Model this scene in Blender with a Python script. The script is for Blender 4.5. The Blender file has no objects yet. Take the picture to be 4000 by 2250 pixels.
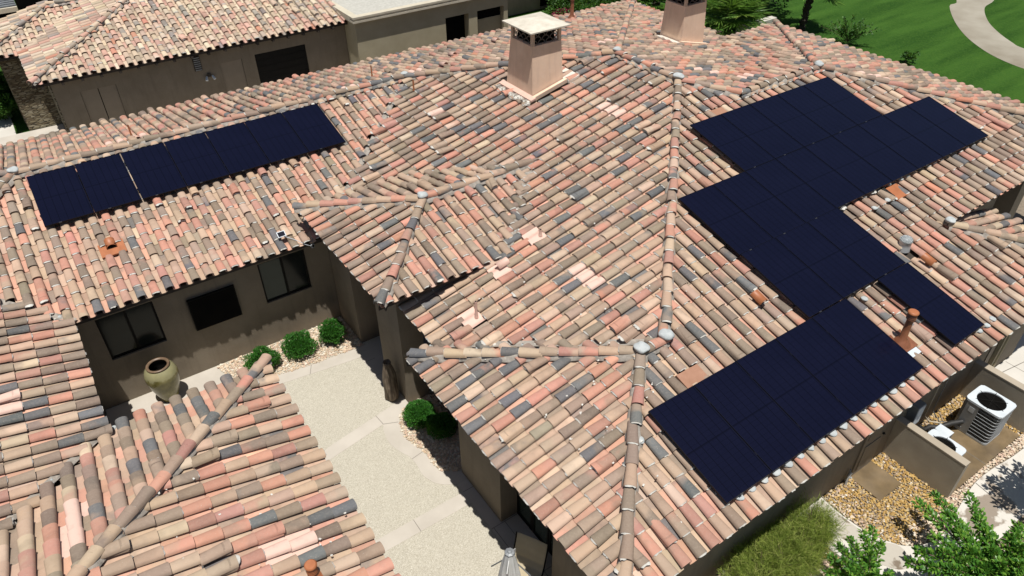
import bpy, bmesh, math, random
import numpy as np
from mathutils import Vector, Matrix, noise as mnoise

random.seed(7)
rng = np.random.default_rng(11)
scene = bpy.context.scene
COL = scene.collection

# ------------------------------------------------------------------ camera
F_PX = 2853.93          # focal length in pixels of a 4000 px wide frame
pitch, yaw, roll = (math.radians(a) for a in (37.5995, 55.8761, -0.5223))
fwd = Vector((math.cos(yaw) * math.cos(pitch), math.sin(yaw) * math.cos(pitch), -math.sin(pitch)))
rgt = Vector((math.sin(yaw), -math.cos(yaw), 0))
upv = rgt.cross(fwd)
rgt, upv = (math.cos(roll) * rgt + math.sin(roll) * upv, -math.sin(roll) * rgt + math.cos(roll) * upv)
cd = bpy.data.cameras.new('camera')
cam = bpy.data.objects.new('camera', cd)
COL.objects.link(cam)
cd.sensor_width = 36.0
cd.lens = F_PX / 4000 * 36
cd.clip_start = 0.1
cd.clip_end = 2000
cam.matrix_world = Matrix(((rgt.x, upv.x, -fwd.x, -4.7282), (rgt.y, upv.y, -fwd.y, -3.5468),
                           (rgt.z, upv.z, -fwd.z, 9.8191), (0, 0, 0, 1)))
scene.camera = cam

# ------------------------------------------------------------------ light
SUN = Vector((-0.09, -0.21, 1.0)).normalized()
wd = bpy.data.worlds.new('World')
scene.world = wd
wd.use_nodes = True
wn = wd.node_tree
bgn = wn.nodes['Background']
sky = wn.nodes.new('ShaderNodeTexSky')
sky.sky_type = 'NISHITA'
sky.sun_disc = False
sky.sun_elevation = math.asin(SUN.z)
sky.sun_rotation = math.atan2(SUN.x, SUN.y)
wn.links.new(sky.outputs[0], bgn.inputs[0])
bgn.inputs[1].default_value = 0.056
ld = bpy.data.lights.new('sun', 'SUN')
ld.energy = 4.9
ld.angle = math.radians(0.5)
ld.color = (1.0, 0.965, 0.91)
lo = bpy.data.objects.new('sun', ld)
COL.objects.link(lo)
lo.rotation_euler = SUN.to_track_quat('Z', 'Y').to_euler()
vs = scene.view_settings
vs.view_transform = 'Standard'
vs.look = 'None'
vs.gamma = 1.0
vs.use_curve_mapping = False
vs.exposure = 0.07

G = -3.08      # ground level (eave of the big roof is z = 0)
M = 0.2466     # roof pitch

# ------------------------------------------------------------------ materials
def srgb(r, g, b):
    f = lambda c: c / 12.92 if c <= 0.04045 else ((c + 0.055) / 1.055) ** 2.4
    return (f(r / 255), f(g / 255), f(b / 255), 1)

class Nodes:
    def __init__(s, name):
        s.m = bpy.data.materials.new(name)
        s.m.use_nodes = True
        s.t = s.m.node_tree
        s.b = s.t.nodes['Principled BSDF']
    def n(s, kind, **kw):
        nd = s.t.nodes.new('ShaderNode' + kind)
        for k, v in kw.items():
            if k in nd.inputs: nd.inputs[k].default_value = v
            else: setattr(nd, k, v)
        return nd
    def l(s, a, b): s.t.links.new(a, b)
    def coord(s, which='Object'):
        return s.n('TexCoord').outputs[which]
    def noise(s, scale, detail=3, vec=None, rough=0.55):
        nd = s.n('TexNoise'); nd.inputs['Scale'].default_value = scale
        nd.inputs['Detail'].default_value = detail; nd.inputs['Roughness'].default_value = rough
        s.l(vec if vec is not None else s.coord(), nd.inputs['Vector'])
        return nd.outputs['Fac']
    def ramp(s, fac, stops):
        nd = s.n('ValToRGB'); el = nd.color_ramp.elements
        while len(el) < len(stops): el.new(0.5)
        for e, (p, c) in zip(el, stops):
            e.position = p; e.color = c if len(c) == 4 else (*c, 1)
        s.l(fac, nd.inputs[0]); return nd.outputs[0]
    def mix(s, fac, a, b, mode='MIX'):
        nd = s.n('Mix', data_type='RGBA', blend_type=mode)
        for i, v in ((0, fac), (6, a), (7, b)):
            if hasattr(v, 'links'): s.l(v, nd.inputs[i])
            else: nd.inputs[i].default_value = v
        return nd.outputs[2]
    def math(s, op, a, b=0.0, clamp=False):
        nd = s.n('Math', operation=op); nd.use_clamp = clamp
        for i, v in ((0, a), (1, b)):
            if hasattr(v, 'links'): s.l(v, nd.inputs[i])
            else: nd.inputs[i].default_value = v
        return nd.outputs[0]
    def bump(s, h, strength=0.3, dist=0.01):
        nd = s.n('Bump'); nd.inputs['Strength'].default_value = strength
        nd.inputs['Distance'].default_value = dist
        s.l(h, nd.inputs['Height']); s.l(nd.outputs[0], s.b.inputs['Normal'])
    def out(s, col=None, rough=0.8, metal=0.0, spec=None):
        if col is not None:
            if hasattr(col, 'links'): s.l(col, s.b.inputs['Base Color'])
            else: s.b.inputs['Base Color'].default_value = col
        if hasattr(rough, 'links'): s.l(rough, s.b.inputs['Roughness'])
        else: s.b.inputs['Roughness'].default_value = rough
        s.b.inputs['Metallic'].default_value = metal
        if spec is not None: s.b.inputs['Specular IOR Level'].default_value = spec
        return s.m

def mottled(name, c1, c2, scale=4.0, rough=0.85, bump=0.25, bscale=60, bdist=0.006, metal=0.0, spec=None, detail=4, lo=0.3, hi=0.7):
    k = Nodes(name)
    v = k.coord()
    f = k.noise(scale, detail, v)
    c = k.ramp(f, [(lo, c1), (hi, c2)])
    if bump: k.bump(k.noise(bscale, 4, v), bump, bdist)
    return k.out(c, rough, metal, spec)

# clay tiles: colours come per tile from two attributes
k = Nodes('clay_tile')
a1 = k.n('Attribute', attribute_name='tint').outputs['Color']
a2 = k.n('Attribute', attribute_name='flash').outputs['Color']
tp = k.n('Attribute', attribute_name='along').outputs['Fac']
v = k.coord()
f = k.math('ADD', k.noise(3.2, 2, v), k.math('MULTIPLY', k.math('SUBTRACT', tp, 0.5), 0.35))
mk = k.ramp(f, [(0.44, (0, 0, 0, 1)), (0.62, (1, 1, 1, 1))])
c = k.mix(mk, a1, a2)
c = k.mix(k.math('MULTIPLY', k.ramp(k.noise(26, 4, v), [(0.45, (0, 0, 0, 1)), (0.75, (1, 1, 1, 1))]), 0.13), c, (0.50, 0.42, 0.33, 1))
c = k.mix(k.math('MULTIPLY', k.ramp(k.noise(9, 5, v), [(0.52, (0, 0, 0, 1)), (0.72, (1, 1, 1, 1))]), 0.16), c, (0.16, 0.13, 0.11, 1))
c = k.mix(k.math('MULTIPLY', k.ramp(k.noise(60, 2, v), [(0.71, (0, 0, 0, 1)), (0.74, (1, 1, 1, 1))]), 0.45), c, (0.62, 0.58, 0.50, 1))
k.bump(k.noise(90, 3, v), 0.25, 0.004)
MT = k.out(c, 0.82, spec=0.25)

M_MORTAR = mottled('mortar', (0.50, 0.48, 0.43, 1), (0.68, 0.66, 0.60, 1), 14, 0.9, 0.5, 40, 0.01)
M_BED = mottled('mortar_bedding', (0.20, 0.18, 0.155, 1), (0.40, 0.36, 0.31, 1), 9, 0.95, 0.6, 30, 0.015)
M_DECK = mottled('roof_underlay', (0.035, 0.028, 0.022, 1), (0.06, 0.048, 0.038, 1), 5, 0.95, 0.2)
M_DAB = mottled('roof_sealant', (0.36, 0.39, 0.39, 1), (0.50, 0.52, 0.51, 1), 8, 0.9, 0.6, 20, 0.02, spec=.1)
k = Nodes('taupe_stucco'); v = k.coord()
c = k.ramp(k.noise(1.7, 5, v), [(.3, (0.180, 0.146, 0.104, 1)), (.7, (0.225, 0.187, 0.138, 1))])
mp = k.n('Mapping'); mp.inputs['Scale'].default_value = (5, 5, .45); k.l(v, mp.inputs[0])
c = k.mix(k.math('MULTIPLY', k.ramp(k.noise(1.6, 4, mp.outputs[0]), [(.52, (0, 0, 0, 1)), (.72, (1, 1, 1, 1))]), .35), c, (.13, .105, .078, 1))
c = k.mix(k.math('MULTIPLY', k.ramp(k.noise(22, 3, v), [(.5, (0, 0, 0, 1)), (.8, (1, 1, 1, 1))]), .22), c, (.27, .23, .175, 1))
k.bump(k.noise(48, 5, v), .6, .007)
M_WALL = k.out(c, .93)
M_WALL_LIT = mottled('sun_lightened_stucco', (0.29, 0.255, 0.20, 1), (0.37, 0.33, 0.26, 1), 2.2, 0.92, 0.6, 40, 0.008, detail=6)  # lighter copy of the wall stucco; grazing sunlight is put into its colour
M_WALLG = mottled('olive_stucco', (0.33, 0.285, 0.185, 1), (0.39, 0.34, 0.23, 1), 1.5, 0.92, 0.5, 50, 0.006)
M_TRIM = mottled('cream_cornice', (0.48, 0.43, 0.325, 1), (0.57, 0.515, 0.40, 1), 3, 0.85, 0.3)
M_CHIM = mottled('chimney_stucco', (0.77, 0.535, 0.375, 1), (0.85, 0.60, 0.43, 1), 2.2, 0.9, 0.45, 55, 0.005)
M_CAPW = mottled('wall_top_stucco', (0.34, 0.29, 0.22, 1), (0.40, 0.345, 0.27, 1), 2, .9, .3)
k = Nodes('chimney_render'); v = k.coord()
c = k.ramp(k.noise(2.2, 5, v), [(.3, (0.70, 0.505, 0.365, 1)), (.7, (0.79, 0.58, 0.43, 1))])
mp = k.n('Mapping'); mp.inputs['Scale'].default_value = (6, 6, .5); k.l(v, mp.inputs[0])
c = k.mix(k.math('MULTIPLY', k.ramp(k.noise(1.5, 5, mp.outputs[0]), [(.5, (0, 0, 0, 1)), (.7, (1, 1, 1, 1))]), .28), c, (.52, .37, .28, 1))
c = k.mix(k.math('MULTIPLY', k.ramp(k.noise(5, 6, v), [(.55, (0, 0, 0, 1)), (.68, (1, 1, 1, 1))]), .25), c, (.83, .67, .54, 1))
k.bump(k.noise(50, 5, v), .5, .006); M_CHIM = k.out(c, .9)
M_CHTRIM = mottled('chimney_trim', (0.50, 0.38, 0.285, 1), (0.60, 0.46, 0.35, 1), 3, 0.9, 0.35)
M_CAP = mottled('painted_metal_cap', (0.52, 0.47, 0.38, 1), (0.68, 0.625, 0.52, 1), 5, 0.6, 0.15, 12, 0.01, detail=8)
M_PINKFLASH = mottled('pink_flashing', (0.62, 0.41, 0.33, 1), (0.68, 0.46, 0.37, 1), 6, 0.6, 0.15, 12)
M_PALEFLASH = mottled('pale_flashing', (0.62, 0.56, 0.48, 1), (0.78, 0.72, 0.63, 1), 6, 0.5, 0.15, 12)
M_TERRA = mottled('terracotta_painted_metal', (0.33, 0.115, 0.045, 1), (0.42, 0.155, 0.065, 1), 6, 0.5, 0.1, 12)
MT_PATCH = mottled('worn_clay_sheet', (0.30, 0.15, 0.09, 1), (0.36, 0.19, 0.12, 1), 6, 0.7, 0.1, 12)
M_COPPER = mottled('brown_painted_pipe', (0.16, 0.062, 0.03, 1), (0.26, 0.10, 0.05, 1), 8, 0.4, 0.1, 12)
M_BLACK = mottled('dark_bronze_metal', (0.006, 0.0055, 0.005, 1), (0.010, 0.009, 0.008, 1), 4, 0.6, 0.0, spec=.15)
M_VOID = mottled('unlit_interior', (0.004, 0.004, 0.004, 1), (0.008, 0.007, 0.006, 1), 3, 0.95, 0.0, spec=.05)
M_IRON = mottled('grille_clay', (0.12, 0.10, 0.088, 1), (0.17, 0.145, 0.125, 1), 10, 0.85, 0.2)
M_WOOD = mottled('dark_rafter', (0.03, 0.022, 0.016, 1), (0.05, 0.038, 0.028, 1), 10, 0.85, 0.2)
M_DOOR = mottled('painted_door', (0.21, 0.172, 0.125, 1), (0.245, 0.20, 0.148, 1), 2, 0.7, 0.15)
M_WHITE = mottled('white_painted_metal', (0.52, 0.57, 0.60, 1), (0.62, 0.66, 0.69, 1), 4, 0.45, 0.1, 10)
M_GREYM = mottled('grey_painted_metal', (0.20, 0.21, 0.215, 1), (0.30, 0.31, 0.315, 1), 4, 0.45, 0.1, 10, metal=0.3)
M_LGREY = mottled('louvre_metal', (0.42, 0.44, 0.45, 1), (0.54, 0.56, 0.57, 1), 4, 0.4, 0.05, metal=0.2)
M_RUB = mottled('black_foam', (0.012, 0.012, 0.012, 1), (0.03, 0.028, 0.025, 1), 14, 0.6, 0.3, 30)
k = Nodes('dark_glass')
MGLASS = k.out(k.ramp(k.noise(1.3, 2), [(0.35, (0.008, 0.010, 0.009, 1)), (0.7, (0.018, 0.022, 0.02, 1))]), 0.12, spec=0.22)
k = Nodes('green_glass_and_reflection')
MGLASS2 = k.out(k.ramp(k.noise(1.0, 2), [(0.35, (0.03, 0.042, 0.036, 1)), (0.7, (0.045, 0.06, 0.052, 1))]), 0.14, spec=0.25)

# ------------------------------------------------------------------ mesh helpers
class MB:
    """collects faces, then links them as one mesh object"""
    def __init__(s): s.v = []; s.f = []; s.mi = []; s.sm = []; s.mats = []
    def mat(s, m):
        if m not in s.mats: s.mats.append(m)
        return s.mats.index(m)
    def add(s, vs, fs, m, smooth=False):
        o = len(s.v); s.v.extend([tuple(map(float, p)) for p in vs])
        i = s.mat(m)
        for f in fs:
            s.f.append(tuple(o + q for q in f)); s.mi.append(i); s.sm.append(smooth)
    def box(s, a, b, m, T=None):
        x0, y0, z0 = a; x1, y1, z1 = b
        p = [(x0, y0, z0), (x1, y0, z0), (x1, y1, z0), (x0, y1, z0), (x0, y0, z1), (x1, y0, z1), (x1, y1, z1), (x0, y1, z1)]
        if T is not None: p = [tuple(T @ Vector(q)) for q in p]
        s.add(p, [(0, 3, 2, 1), (4, 5, 6, 7), (0, 1, 5, 4), (1, 2, 6, 5), (2, 3, 7, 6), (3, 0, 4, 7)], m)
    def prism(s, poly, z0, z1, m, T=None):
        n = len(poly)
        f0 = (lambda x, y: z0) if not callable(z0) else z0
        f1 = (lambda x, y: z1) if not callable(z1) else z1
        p = [(x, y, f0(x, y)) for x, y in poly] + [(x, y, f1(x, y)) for x, y in poly]
        if T is not None: p = [tuple(T @ Vector(q)) for q in p]
        fs = [tuple(range(n - 1, -1, -1)), tuple(range(n, 2 * n))] + [(i, (i + 1) % n, n + (i + 1) % n, n + i) for i in range(n)]
        s.add(p, fs, m)
    def tube(s, pts, r, m, n=8, cap=True, smooth=True):
        pts = [Vector(p) for p in pts]
        rr = r if isinstance(r, (list, tuple)) else [r] * len(pts)
        vs = []; prev = None
        for i, p in enumerate(pts):
            d = (pts[min(i + 1, len(pts) - 1)] - pts[max(i - 1, 0)])
            d = d.normalized() if d.length > 1e-9 else Vector((0, 0, 1))
            if prev is None:
                a = d.cross(Vector((0, 0, 1)))
                if a.length < 1e-3: a = d.cross(Vector((1, 0, 0)))
            else:
                a = prev - d * prev.dot(d)
            a.normalize(); prev = a; b = d.cross(a)
            for k_ in range(n):
                t = 2 * math.pi * k_ / n
                vs.append(p + (a * math.cos(t) + b * math.sin(t)) * rr[i])
        fs = [(i * n + k_, i * n + (k_ + 1) % n, (i + 1) * n + (k_ + 1) % n, (i + 1) * n + k_) for i in range(len(pts) - 1) for k_ in range(n)]
        s.add(vs, fs, m, smooth)
        if cap:
            s.add(vs[:n], [tuple(range(n - 1, -1, -1))], m)
            s.add(vs[-n:], [tuple(range(n))], m)
    def lathe(s, prof, m, c=(0, 0, 0), n=24, wob=None, cap=True, smooth=True):
        vs = []
        for j, (r, z) in enumerate(prof):
            for k_ in range(n):
                t = 2 * math.pi * k_ / n
                q = r * (wob(t, z) if wob else 1)
                vs.append((c[0] + q * math.cos(t), c[1] + q * math.sin(t), c[2] + z))
        fs = [(i * n + k_, i * n + (k_ + 1) % n, (i + 1) * n + (k_ + 1) % n, (i + 1) * n + k_) for i in range(len(prof) - 1) for k_ in range(n)]
        s.add(vs, fs, m, smooth)
        if cap:
            s.add(vs[:n], [tuple(range(n - 1, -1, -1))], m); s.add(vs[-n:], [tuple(range(n))], m)
    def quad(s, a, b, c, d, m): s.add([a, b, c, d], [(0, 1, 2, 3)], m)
    def build(s, name, parent=None, local=False, **tags):
        me = bpy.data.meshes.new(name)
        me.from_pydata(s.v, [], s.f)
        for m in s.mats: me.materials.append(m)
        me.polygons.foreach_set('material_index', s.mi)
        me.polygons.foreach_set('use_smooth', s.sm)
        me.update()
        return link(name, me, parent, local, **tags)

def link(name, data, parent=None, local=False, **tags):
    o = bpy.data.objects.new(name, data)
    COL.objects.link(o)
    if parent is not None:
        o.parent = parent
        if not local:      # mesh built in world coordinates
            loc = Vector((0, 0, 0)); p = parent
            while p is not None and p.type == 'EMPTY': loc += p.location; p = p.parent
            o.matrix_parent_inverse = Matrix.Translation(-loc)
            if parent.type != 'EMPTY': o.matrix_parent_inverse = Matrix()
    for k_, v_ in tags.items():
        if v_ is not None: o[k_] = v_
    return o

def thing(name, label, cat, loc=(0, 0, 0), group=None):
    o = bpy.data.objects.new(name, None)
    COL.objects.link(o)
    o.location = loc
    o.empty_display_size = 0.2
    o['label'] = label; o['category'] = cat
    if group: o['group'] = group
    return o


# ------------------------------------------------------------------ clay tile slopes
PAL = [  # colour, weight (linear base colours)
    ((0.42, 0.298, 0.212), 0.26), ((0.48, 0.36, 0.262), 0.06), ((0.24, 0.184, 0.139), 0.27), ((0.32, 0.236, 0.176), 0.12),
    ((0.47, 0.235, 0.168), 0.14), ((0.40, 0.212, 0.162), 0.11), ((0.13, 0.130, 0.130), 0.095), ((0.50, 0.215, 0.135), 0.006)]
PAL_PAN = [((0.45, 0.32, 0.228), 0.42), ((0.54, 0.30, 0.215), 0.33), ((0.30, 0.228, 0.172), 0.15), ((0.53, 0.385, 0.285), 0.06), ((0.15, 0.14, 0.135), 0.04)]
PAL_OLD = [((0.50, 0.385, 0.28), 0.36), ((0.56, 0.46, 0.34), 0.16), ((0.37, 0.29, 0.22), 0.16), ((0.47, 0.29, 0.225), 0.22), ((0.27, 0.235, 0.205), 0.07), ((0.46, 0.22, 0.15), 0.02)]
def pick(pal):
    w = np.array([p[1] for p in pal]); i = rng.choice(len(pal), p=w / w.sum())
    c = np.array(pal[i][0]); return np.clip(c * (1 + rng.normal(0, 0.09)) * (1 + rng.normal(0, 0.022, 3)), 0.03, 0.85)

COLW = 0.293
class Tiles:
    """vertex/face arrays with per-vertex tint, flash and along"""
    def __init__(s): s.v = []; s.f = []; s.t = []; s.fl = []; s.al = []; s.mi = []; s.sm = []; s.n = 0
    def add(s, V, F, tint, flash, along, mi=0, smooth=True):
        V = np.asarray(V); s.v.append(V); m = len(V)
        s.t.append(np.tile(tint, (m, 1))); s.fl.append(np.tile(flash, (m, 1)))
        s.al.append(np.broadcast_to(np.asarray(along, float), (m,)).copy())
        for f in F: s.f.append(tuple(s.n + q for q in f)); s.mi.append(mi); s.sm.append(smooth)
        s.n += m
    def mesh(s, name, mats):
        me = bpy.data.meshes.new(name)
        V = np.concatenate(s.v)
        me.from_pydata(V.tolist(), [], s.f)
        for m in mats: me.materials.append(m)
        me.polygons.foreach_set('material_index', s.mi)
        me.polygons.foreach_set('use_smooth', s.sm)
        for nm, arr in (('tint', s.t), ('flash', s.fl)):
            at = me.attributes.new(nm, 'FLOAT_COLOR', 'POINT')
            A = np.concatenate(arr); A = np.concatenate([A, np.ones((len(A), 1))], 1)
            at.data.foreach_set('color', A.astype(np.float32).ravel())
        at = me.attributes.new('along', 'FLOAT', 'POINT')
        at.data.foreach_set('value', np.concatenate(s.al).astype(np.float32))
        me.update()
        return me

NS = 8
ANG = np.linspace(0, math.pi, NS + 1)
SH = np.sin(ANG).clip(0, 1) ** 0.72
def barrel(T, O, u, s, n, ln, w0, w1, h0, h1, lift0, lift1, tint, flash, th=0.014, mortar=0, mats=(0, 1)):
    """half-round cap tile; O = centre of the lower end at base level, s = up the slope"""
    c, si = np.cos(ANG), SH
    lo_ = O + np.outer(c * w0, u) + np.outer(si * h0 + lift0, n)
    mid = O + s * (ln * .5) + np.outer(c * (w0 + w1) / 2, u) + np.outer(si * (h0 + h1) / 2 + (lift0 + lift1) / 2, n)
    hi_ = O + s * ln + np.outer(c * w1, u) + np.outer(si * h1 + lift1, n)
    V = np.concatenate([lo_, mid, hi_]); k_ = NS + 1
    F = [(r * k_ + i, r * k_ + i + 1, (r + 1) * k_ + i + 1, (r + 1) * k_ + i) for r in range(2) for i in range(NS)]
    T.add(V, F, tint, flash, np.concatenate([np.zeros(k_), np.full(k_, .5), np.ones(k_)]), mats[0])
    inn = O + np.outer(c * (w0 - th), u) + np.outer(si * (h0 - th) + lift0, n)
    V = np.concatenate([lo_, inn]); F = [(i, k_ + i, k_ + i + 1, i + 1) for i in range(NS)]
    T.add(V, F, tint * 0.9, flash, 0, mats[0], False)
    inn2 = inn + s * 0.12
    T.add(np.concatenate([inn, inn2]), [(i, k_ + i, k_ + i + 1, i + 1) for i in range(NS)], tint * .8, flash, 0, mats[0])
    if mortar:
        a0, a1 = sorted(rng.uniform(0.12, math.pi - 0.12, 2))
        if a1 - a0 < 1.0: a0, a1 = 0.35, 2.75
        aa = np.linspace(a0, a1, 7); q = rng.uniform(0.4, 1, 7) * (0.026 + 0.03 * (mortar > 1)); q[0] = q[-1] = 0.003
        e = (w0 - th) / w0
        top = O + np.outer(np.cos(aa) * w0 * .985, u) + np.outer(np.sin(aa) ** .72 * (h0 - 0.003) + lift0, n) + s * 0.004
        bot = O + np.outer(np.cos(aa) * w0 * .90, u) + np.outer(np.sin(aa) ** .72 * (h0 - 0.026) + lift0, n) - np.outer(q, s)
        T.add(np.concatenate([top, bot]), [(i, 7 + i, 8 + i, i + 1) for i in range(6)], tint, flash, 0, 1)

def pan(T, O, u, s, n, ln, w, d, lift0, lift1, tint, flash):
    xs = np.linspace(-1, 1, 6)
    prof = -(1 - xs ** 2) * d
    lo_ = O + np.outer(xs * w, u) + np.outer(prof + lift0, n)
    hi_ = O + s * ln + np.outer(xs * w, u) + np.outer(prof + lift1, n)
    T.add(np.concatenate([lo_, hi_]), [(i, 6 + i, 7 + i, i + 1) for i in range(5)], tint, flash, np.concatenate([np.zeros(6), np.ones(6)]))
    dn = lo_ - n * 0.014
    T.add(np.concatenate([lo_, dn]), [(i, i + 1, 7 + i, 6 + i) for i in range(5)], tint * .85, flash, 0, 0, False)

HOLES = []     # plan rectangles (x0,y0,x1,y1) kept free of tiles
DOWN = {'S': (0, -1), 'N': (0, 1), 'W': (-1, 0), 'E': (1, 0)}
def slope(name, face, c0, z0, pieces, parent, E=0.37, phase=0.0, pal=PAL, boost=0.05, mort=0.7, deck=True, colw=COLW, pale=(), seed=1, rowoff=0.0, spots=()):
    """face = compass letter the slope looks to; c0,z0 = eave line; pieces = convex plan polygons with edge kinds"""
    global rng
    rng = np.random.default_rng(seed)
    dx, dy = DOWN[face]
    cs = 1 / math.sqrt(1 + M * M)
    s = np.array([-dx * cs, -dy * cs, M * cs]); n = np.array([dx * M * cs, dy * M * cs, cs])
    u = np.cross(s, n); u /= np.linalg.norm(u)
    eave = np.array([c0 if dx else 0.0, c0 if dy else 0.0, z0])
    parts = bmesh.new()
    all_me = []
    for poly, kinds in pieces:
        T = Tiles()
        T.add(np.zeros((3, 3)), [], np.zeros(3), np.zeros(3), 0)
        P = [np.array(p) for p in poly]
        ed = []
        for i, kd in enumerate(kinds):
            a, b = P[i], P[(i + 1) % len(P)]
            d = (b - a) / np.linalg.norm(b - a); nn = np.array([-d[1], d[0]])
            ed.append((a, nn, kd))
        def inside(q, over=0.38):
            for a, nn, kd in ed:
                g = (q - a) @ nn
                if g < {'h': -over, 'v': -0.02, 'w': -0.16, 's': 0.0, 'e': -0.06, 'g': 0.0}[kd]: return False
            return True
        uc = [np.dot(p, u[:2]) for p in P]; sc = [-(np.dot(p, (dx, dy)) - (c0 * (dx + dy))) for p in P]
        i0, i1 = int((min(uc) - phase) / colw) - 2, int((max(uc) - phase) / colw) + 2
        j0, j1 = int(min(sc) / E) - 2, int(max(sc) / E) + 2
        for i in range(i0, i1 + 1):
            for j in range(j0, j1 + 1):
                for kind in (0, 1):
                    uu = phase + (i + 0.5 * kind) * colw
                    o = eave + u * (uu - np.dot(eave[:2], u[:2])) + s * ((j * E + rowoff) / cs)
                    ctr = o + s * (0.5 * E)
                    q = ctr[:2]
                    if not inside(q, 0.42): continue
                    if j < 0: continue
                    if any(h[0] < q[0] < h[2] and h[1] < q[1] < h[3] for h in HOLES): continue
                    P_ = pal if kind == 0 else (PAL_PAN if pal is PAL else PAL_OLD)
                    t1 = pick(P_); t2 = t1 * rng.uniform(.8, 1.15) if rng.random() < .62 else .55 * pick(P_) + .45 * t1
                    if any(abs(q[0] - a) < .17 and abs(q[1] - b) < .2 for a, b in pale): t1 = t2 = np.array([0.68, 0.47, 0.385])
                    if kind == 0:
                        yv = rng.normal(0, 0.012); jj = rng.normal(0, 0.004)
                        s2 = s + u * yv; s2 /= np.linalg.norm(s2)
                        b = o - n * 0.084 + u * jj + n * rng.normal(0, 0.004) + s * rng.normal(0, 0.008)
                        g_ = colw / COLW; lift = 0.034; r_ = rng.random(); W0, W1, H0, H1 = .100 * g_, .083 * g_, .074 * g_, .062 * g_
                        if r_ < boost:
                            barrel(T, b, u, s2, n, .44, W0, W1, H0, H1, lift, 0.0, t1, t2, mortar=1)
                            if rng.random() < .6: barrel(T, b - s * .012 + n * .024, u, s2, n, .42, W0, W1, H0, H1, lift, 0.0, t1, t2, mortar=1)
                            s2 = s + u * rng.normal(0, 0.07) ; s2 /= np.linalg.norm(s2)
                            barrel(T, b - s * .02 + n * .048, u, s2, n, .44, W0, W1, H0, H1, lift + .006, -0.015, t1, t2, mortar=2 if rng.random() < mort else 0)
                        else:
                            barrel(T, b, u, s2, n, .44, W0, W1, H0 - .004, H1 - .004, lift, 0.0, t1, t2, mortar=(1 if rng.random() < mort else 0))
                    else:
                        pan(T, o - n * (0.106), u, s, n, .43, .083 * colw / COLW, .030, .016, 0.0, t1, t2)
        if T.n <= 3: continue
        me = T.mesh('tmp', [MT, M_MORTAR])
        bm = bmesh.new(); bm.from_mesh(me); bpy.data.meshes.remove(me)
        loose = [v_ for v_ in bm.verts if not v_.link_faces]
        bmesh.ops.delete(bm, geom=loose, context='VERTS')
        for a, nn, kd in ed:
            if kd == 'h':
                bmesh.ops.bisect_plane(bm, geom=bm.verts[:] + bm.edges[:] + bm.faces[:], plane_co=(a[0], a[1], 0), plane_no=(-nn[0], -nn[1], 0), clear_outer=True)
        me = bpy.data.meshes.new('tmp'); bm.to_mesh(me); bm.free()
        parts.from_mesh(me); all_me.append(me)
    bm = bmesh.new()
    # underlay board under every piece
    if deck:
        zf = lambda x, y, off: z0 + M * (-(x * dx + y * dy) + c0 * (dx + dy)) - off
        for poly, kinds in pieces:
            ins = [.11 if (kinds[i] == 'e' or kinds[i - 1] == 'e') else 0 for i in range(len(poly))]
            poly = [(x - dx * q_, y - dy * q_) for (x, y), q_ in zip(poly, ins)]
            vs_ = [parts.verts.new((x, y, zf(x, y, 0.17))) for x, y in poly] 
            vb_ = [parts.verts.new((x, y, zf(x, y, 0.26))) for x, y in poly]
            nn_ = len(poly)
            fs_ = [parts.faces.new(vs_), parts.faces.new(vb_[::-1])] + [parts.faces.new((vb_[i], vb_[(i + 1) % nn_], vs_[(i + 1) % nn_], vs_[i])) for i in range(nn_)]
            for f_ in fs_: f_.material_index = 2
    me = bpy.data.meshes.new(name)
    parts.to_mesh(me); parts.free(); bm.free()
    for m_ in (MT, M_MORTAR, M_DECK): me.materials.append(m_)
    for q in all_me: bpy.data.meshes.remove(q)
    return link(name, me, parent)

def ridge(name, a, b, parent, pal=PAL, seed=3, off=0.0, length=None, start_over=0.0, boost=0.2):
    """row of cap tiles along a ridge or hip; a = lower end"""
    global rng
    rng = np.random.default_rng(seed)
    a = np.array(a, float); b = np.array(b, float)
    d = b - a; L = np.linalg.norm(d); s = d / L
    u = np.cross(s, (0, 0, 1)); u /= np.linalg.norm(u); n = np.cross(u, s)
    T = Tiles(); E = 0.385
    N = max(1, int(round(L / E))); E = L / N
    # bedding mortar
    K = N * 4
    c = [a + s * L * i / K for i in range(K + 1)]
    row = []
    for i, p in enumerate(c):
        w = 0.125 + 0.05 * mnoise.noise(Vector(p * 2.3)); h = -0.005
        w2 = 0.125 + 0.05 * mnoise.noise(Vector(p * 2.3 + 9))
        row += [p + u * w - n * 0.13, p + u * .07 + n * h, p - u * .07 + n * h, p - u * w2 - n * 0.13]
    T.add(np.array(row), [(i * 4 + k_, i * 4 + k_ + 1, i * 4 + 5 + k_, i * 4 + 4 + k_) for i in range(K) for k_ in range(3)], np.zeros(3), np.zeros(3), 0, 2)
    for i in range(N):
        t1 = pick(pal); t2 = t1 if rng.random() < .6 else pick(pal)
        s2 = s + u * rng.normal(0, 0.03); s2 /= np.linalg.norm(s2)
        o = a + s * (i * E - 0.02) - n * 0.045 + u * rng.normal(0, .011) + n * rng.normal(0, .005)
        barrel(T, o, u, s2, n, E + .06, .108, .086, .092, .074, .036, .0, t1, t2, mortar=1 if rng.random() < .75 else 0)
        if rng.random() < boost:
            barrel(T, o + n * .028 - s * .015, u, s2, n, E + .05, .108, .086, .092, .074, .030, .0, t1, t2, mortar=1)
    me = T.mesh(name, [MT, M_MORTAR, M_BED])
    return link(name, me, parent)

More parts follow.
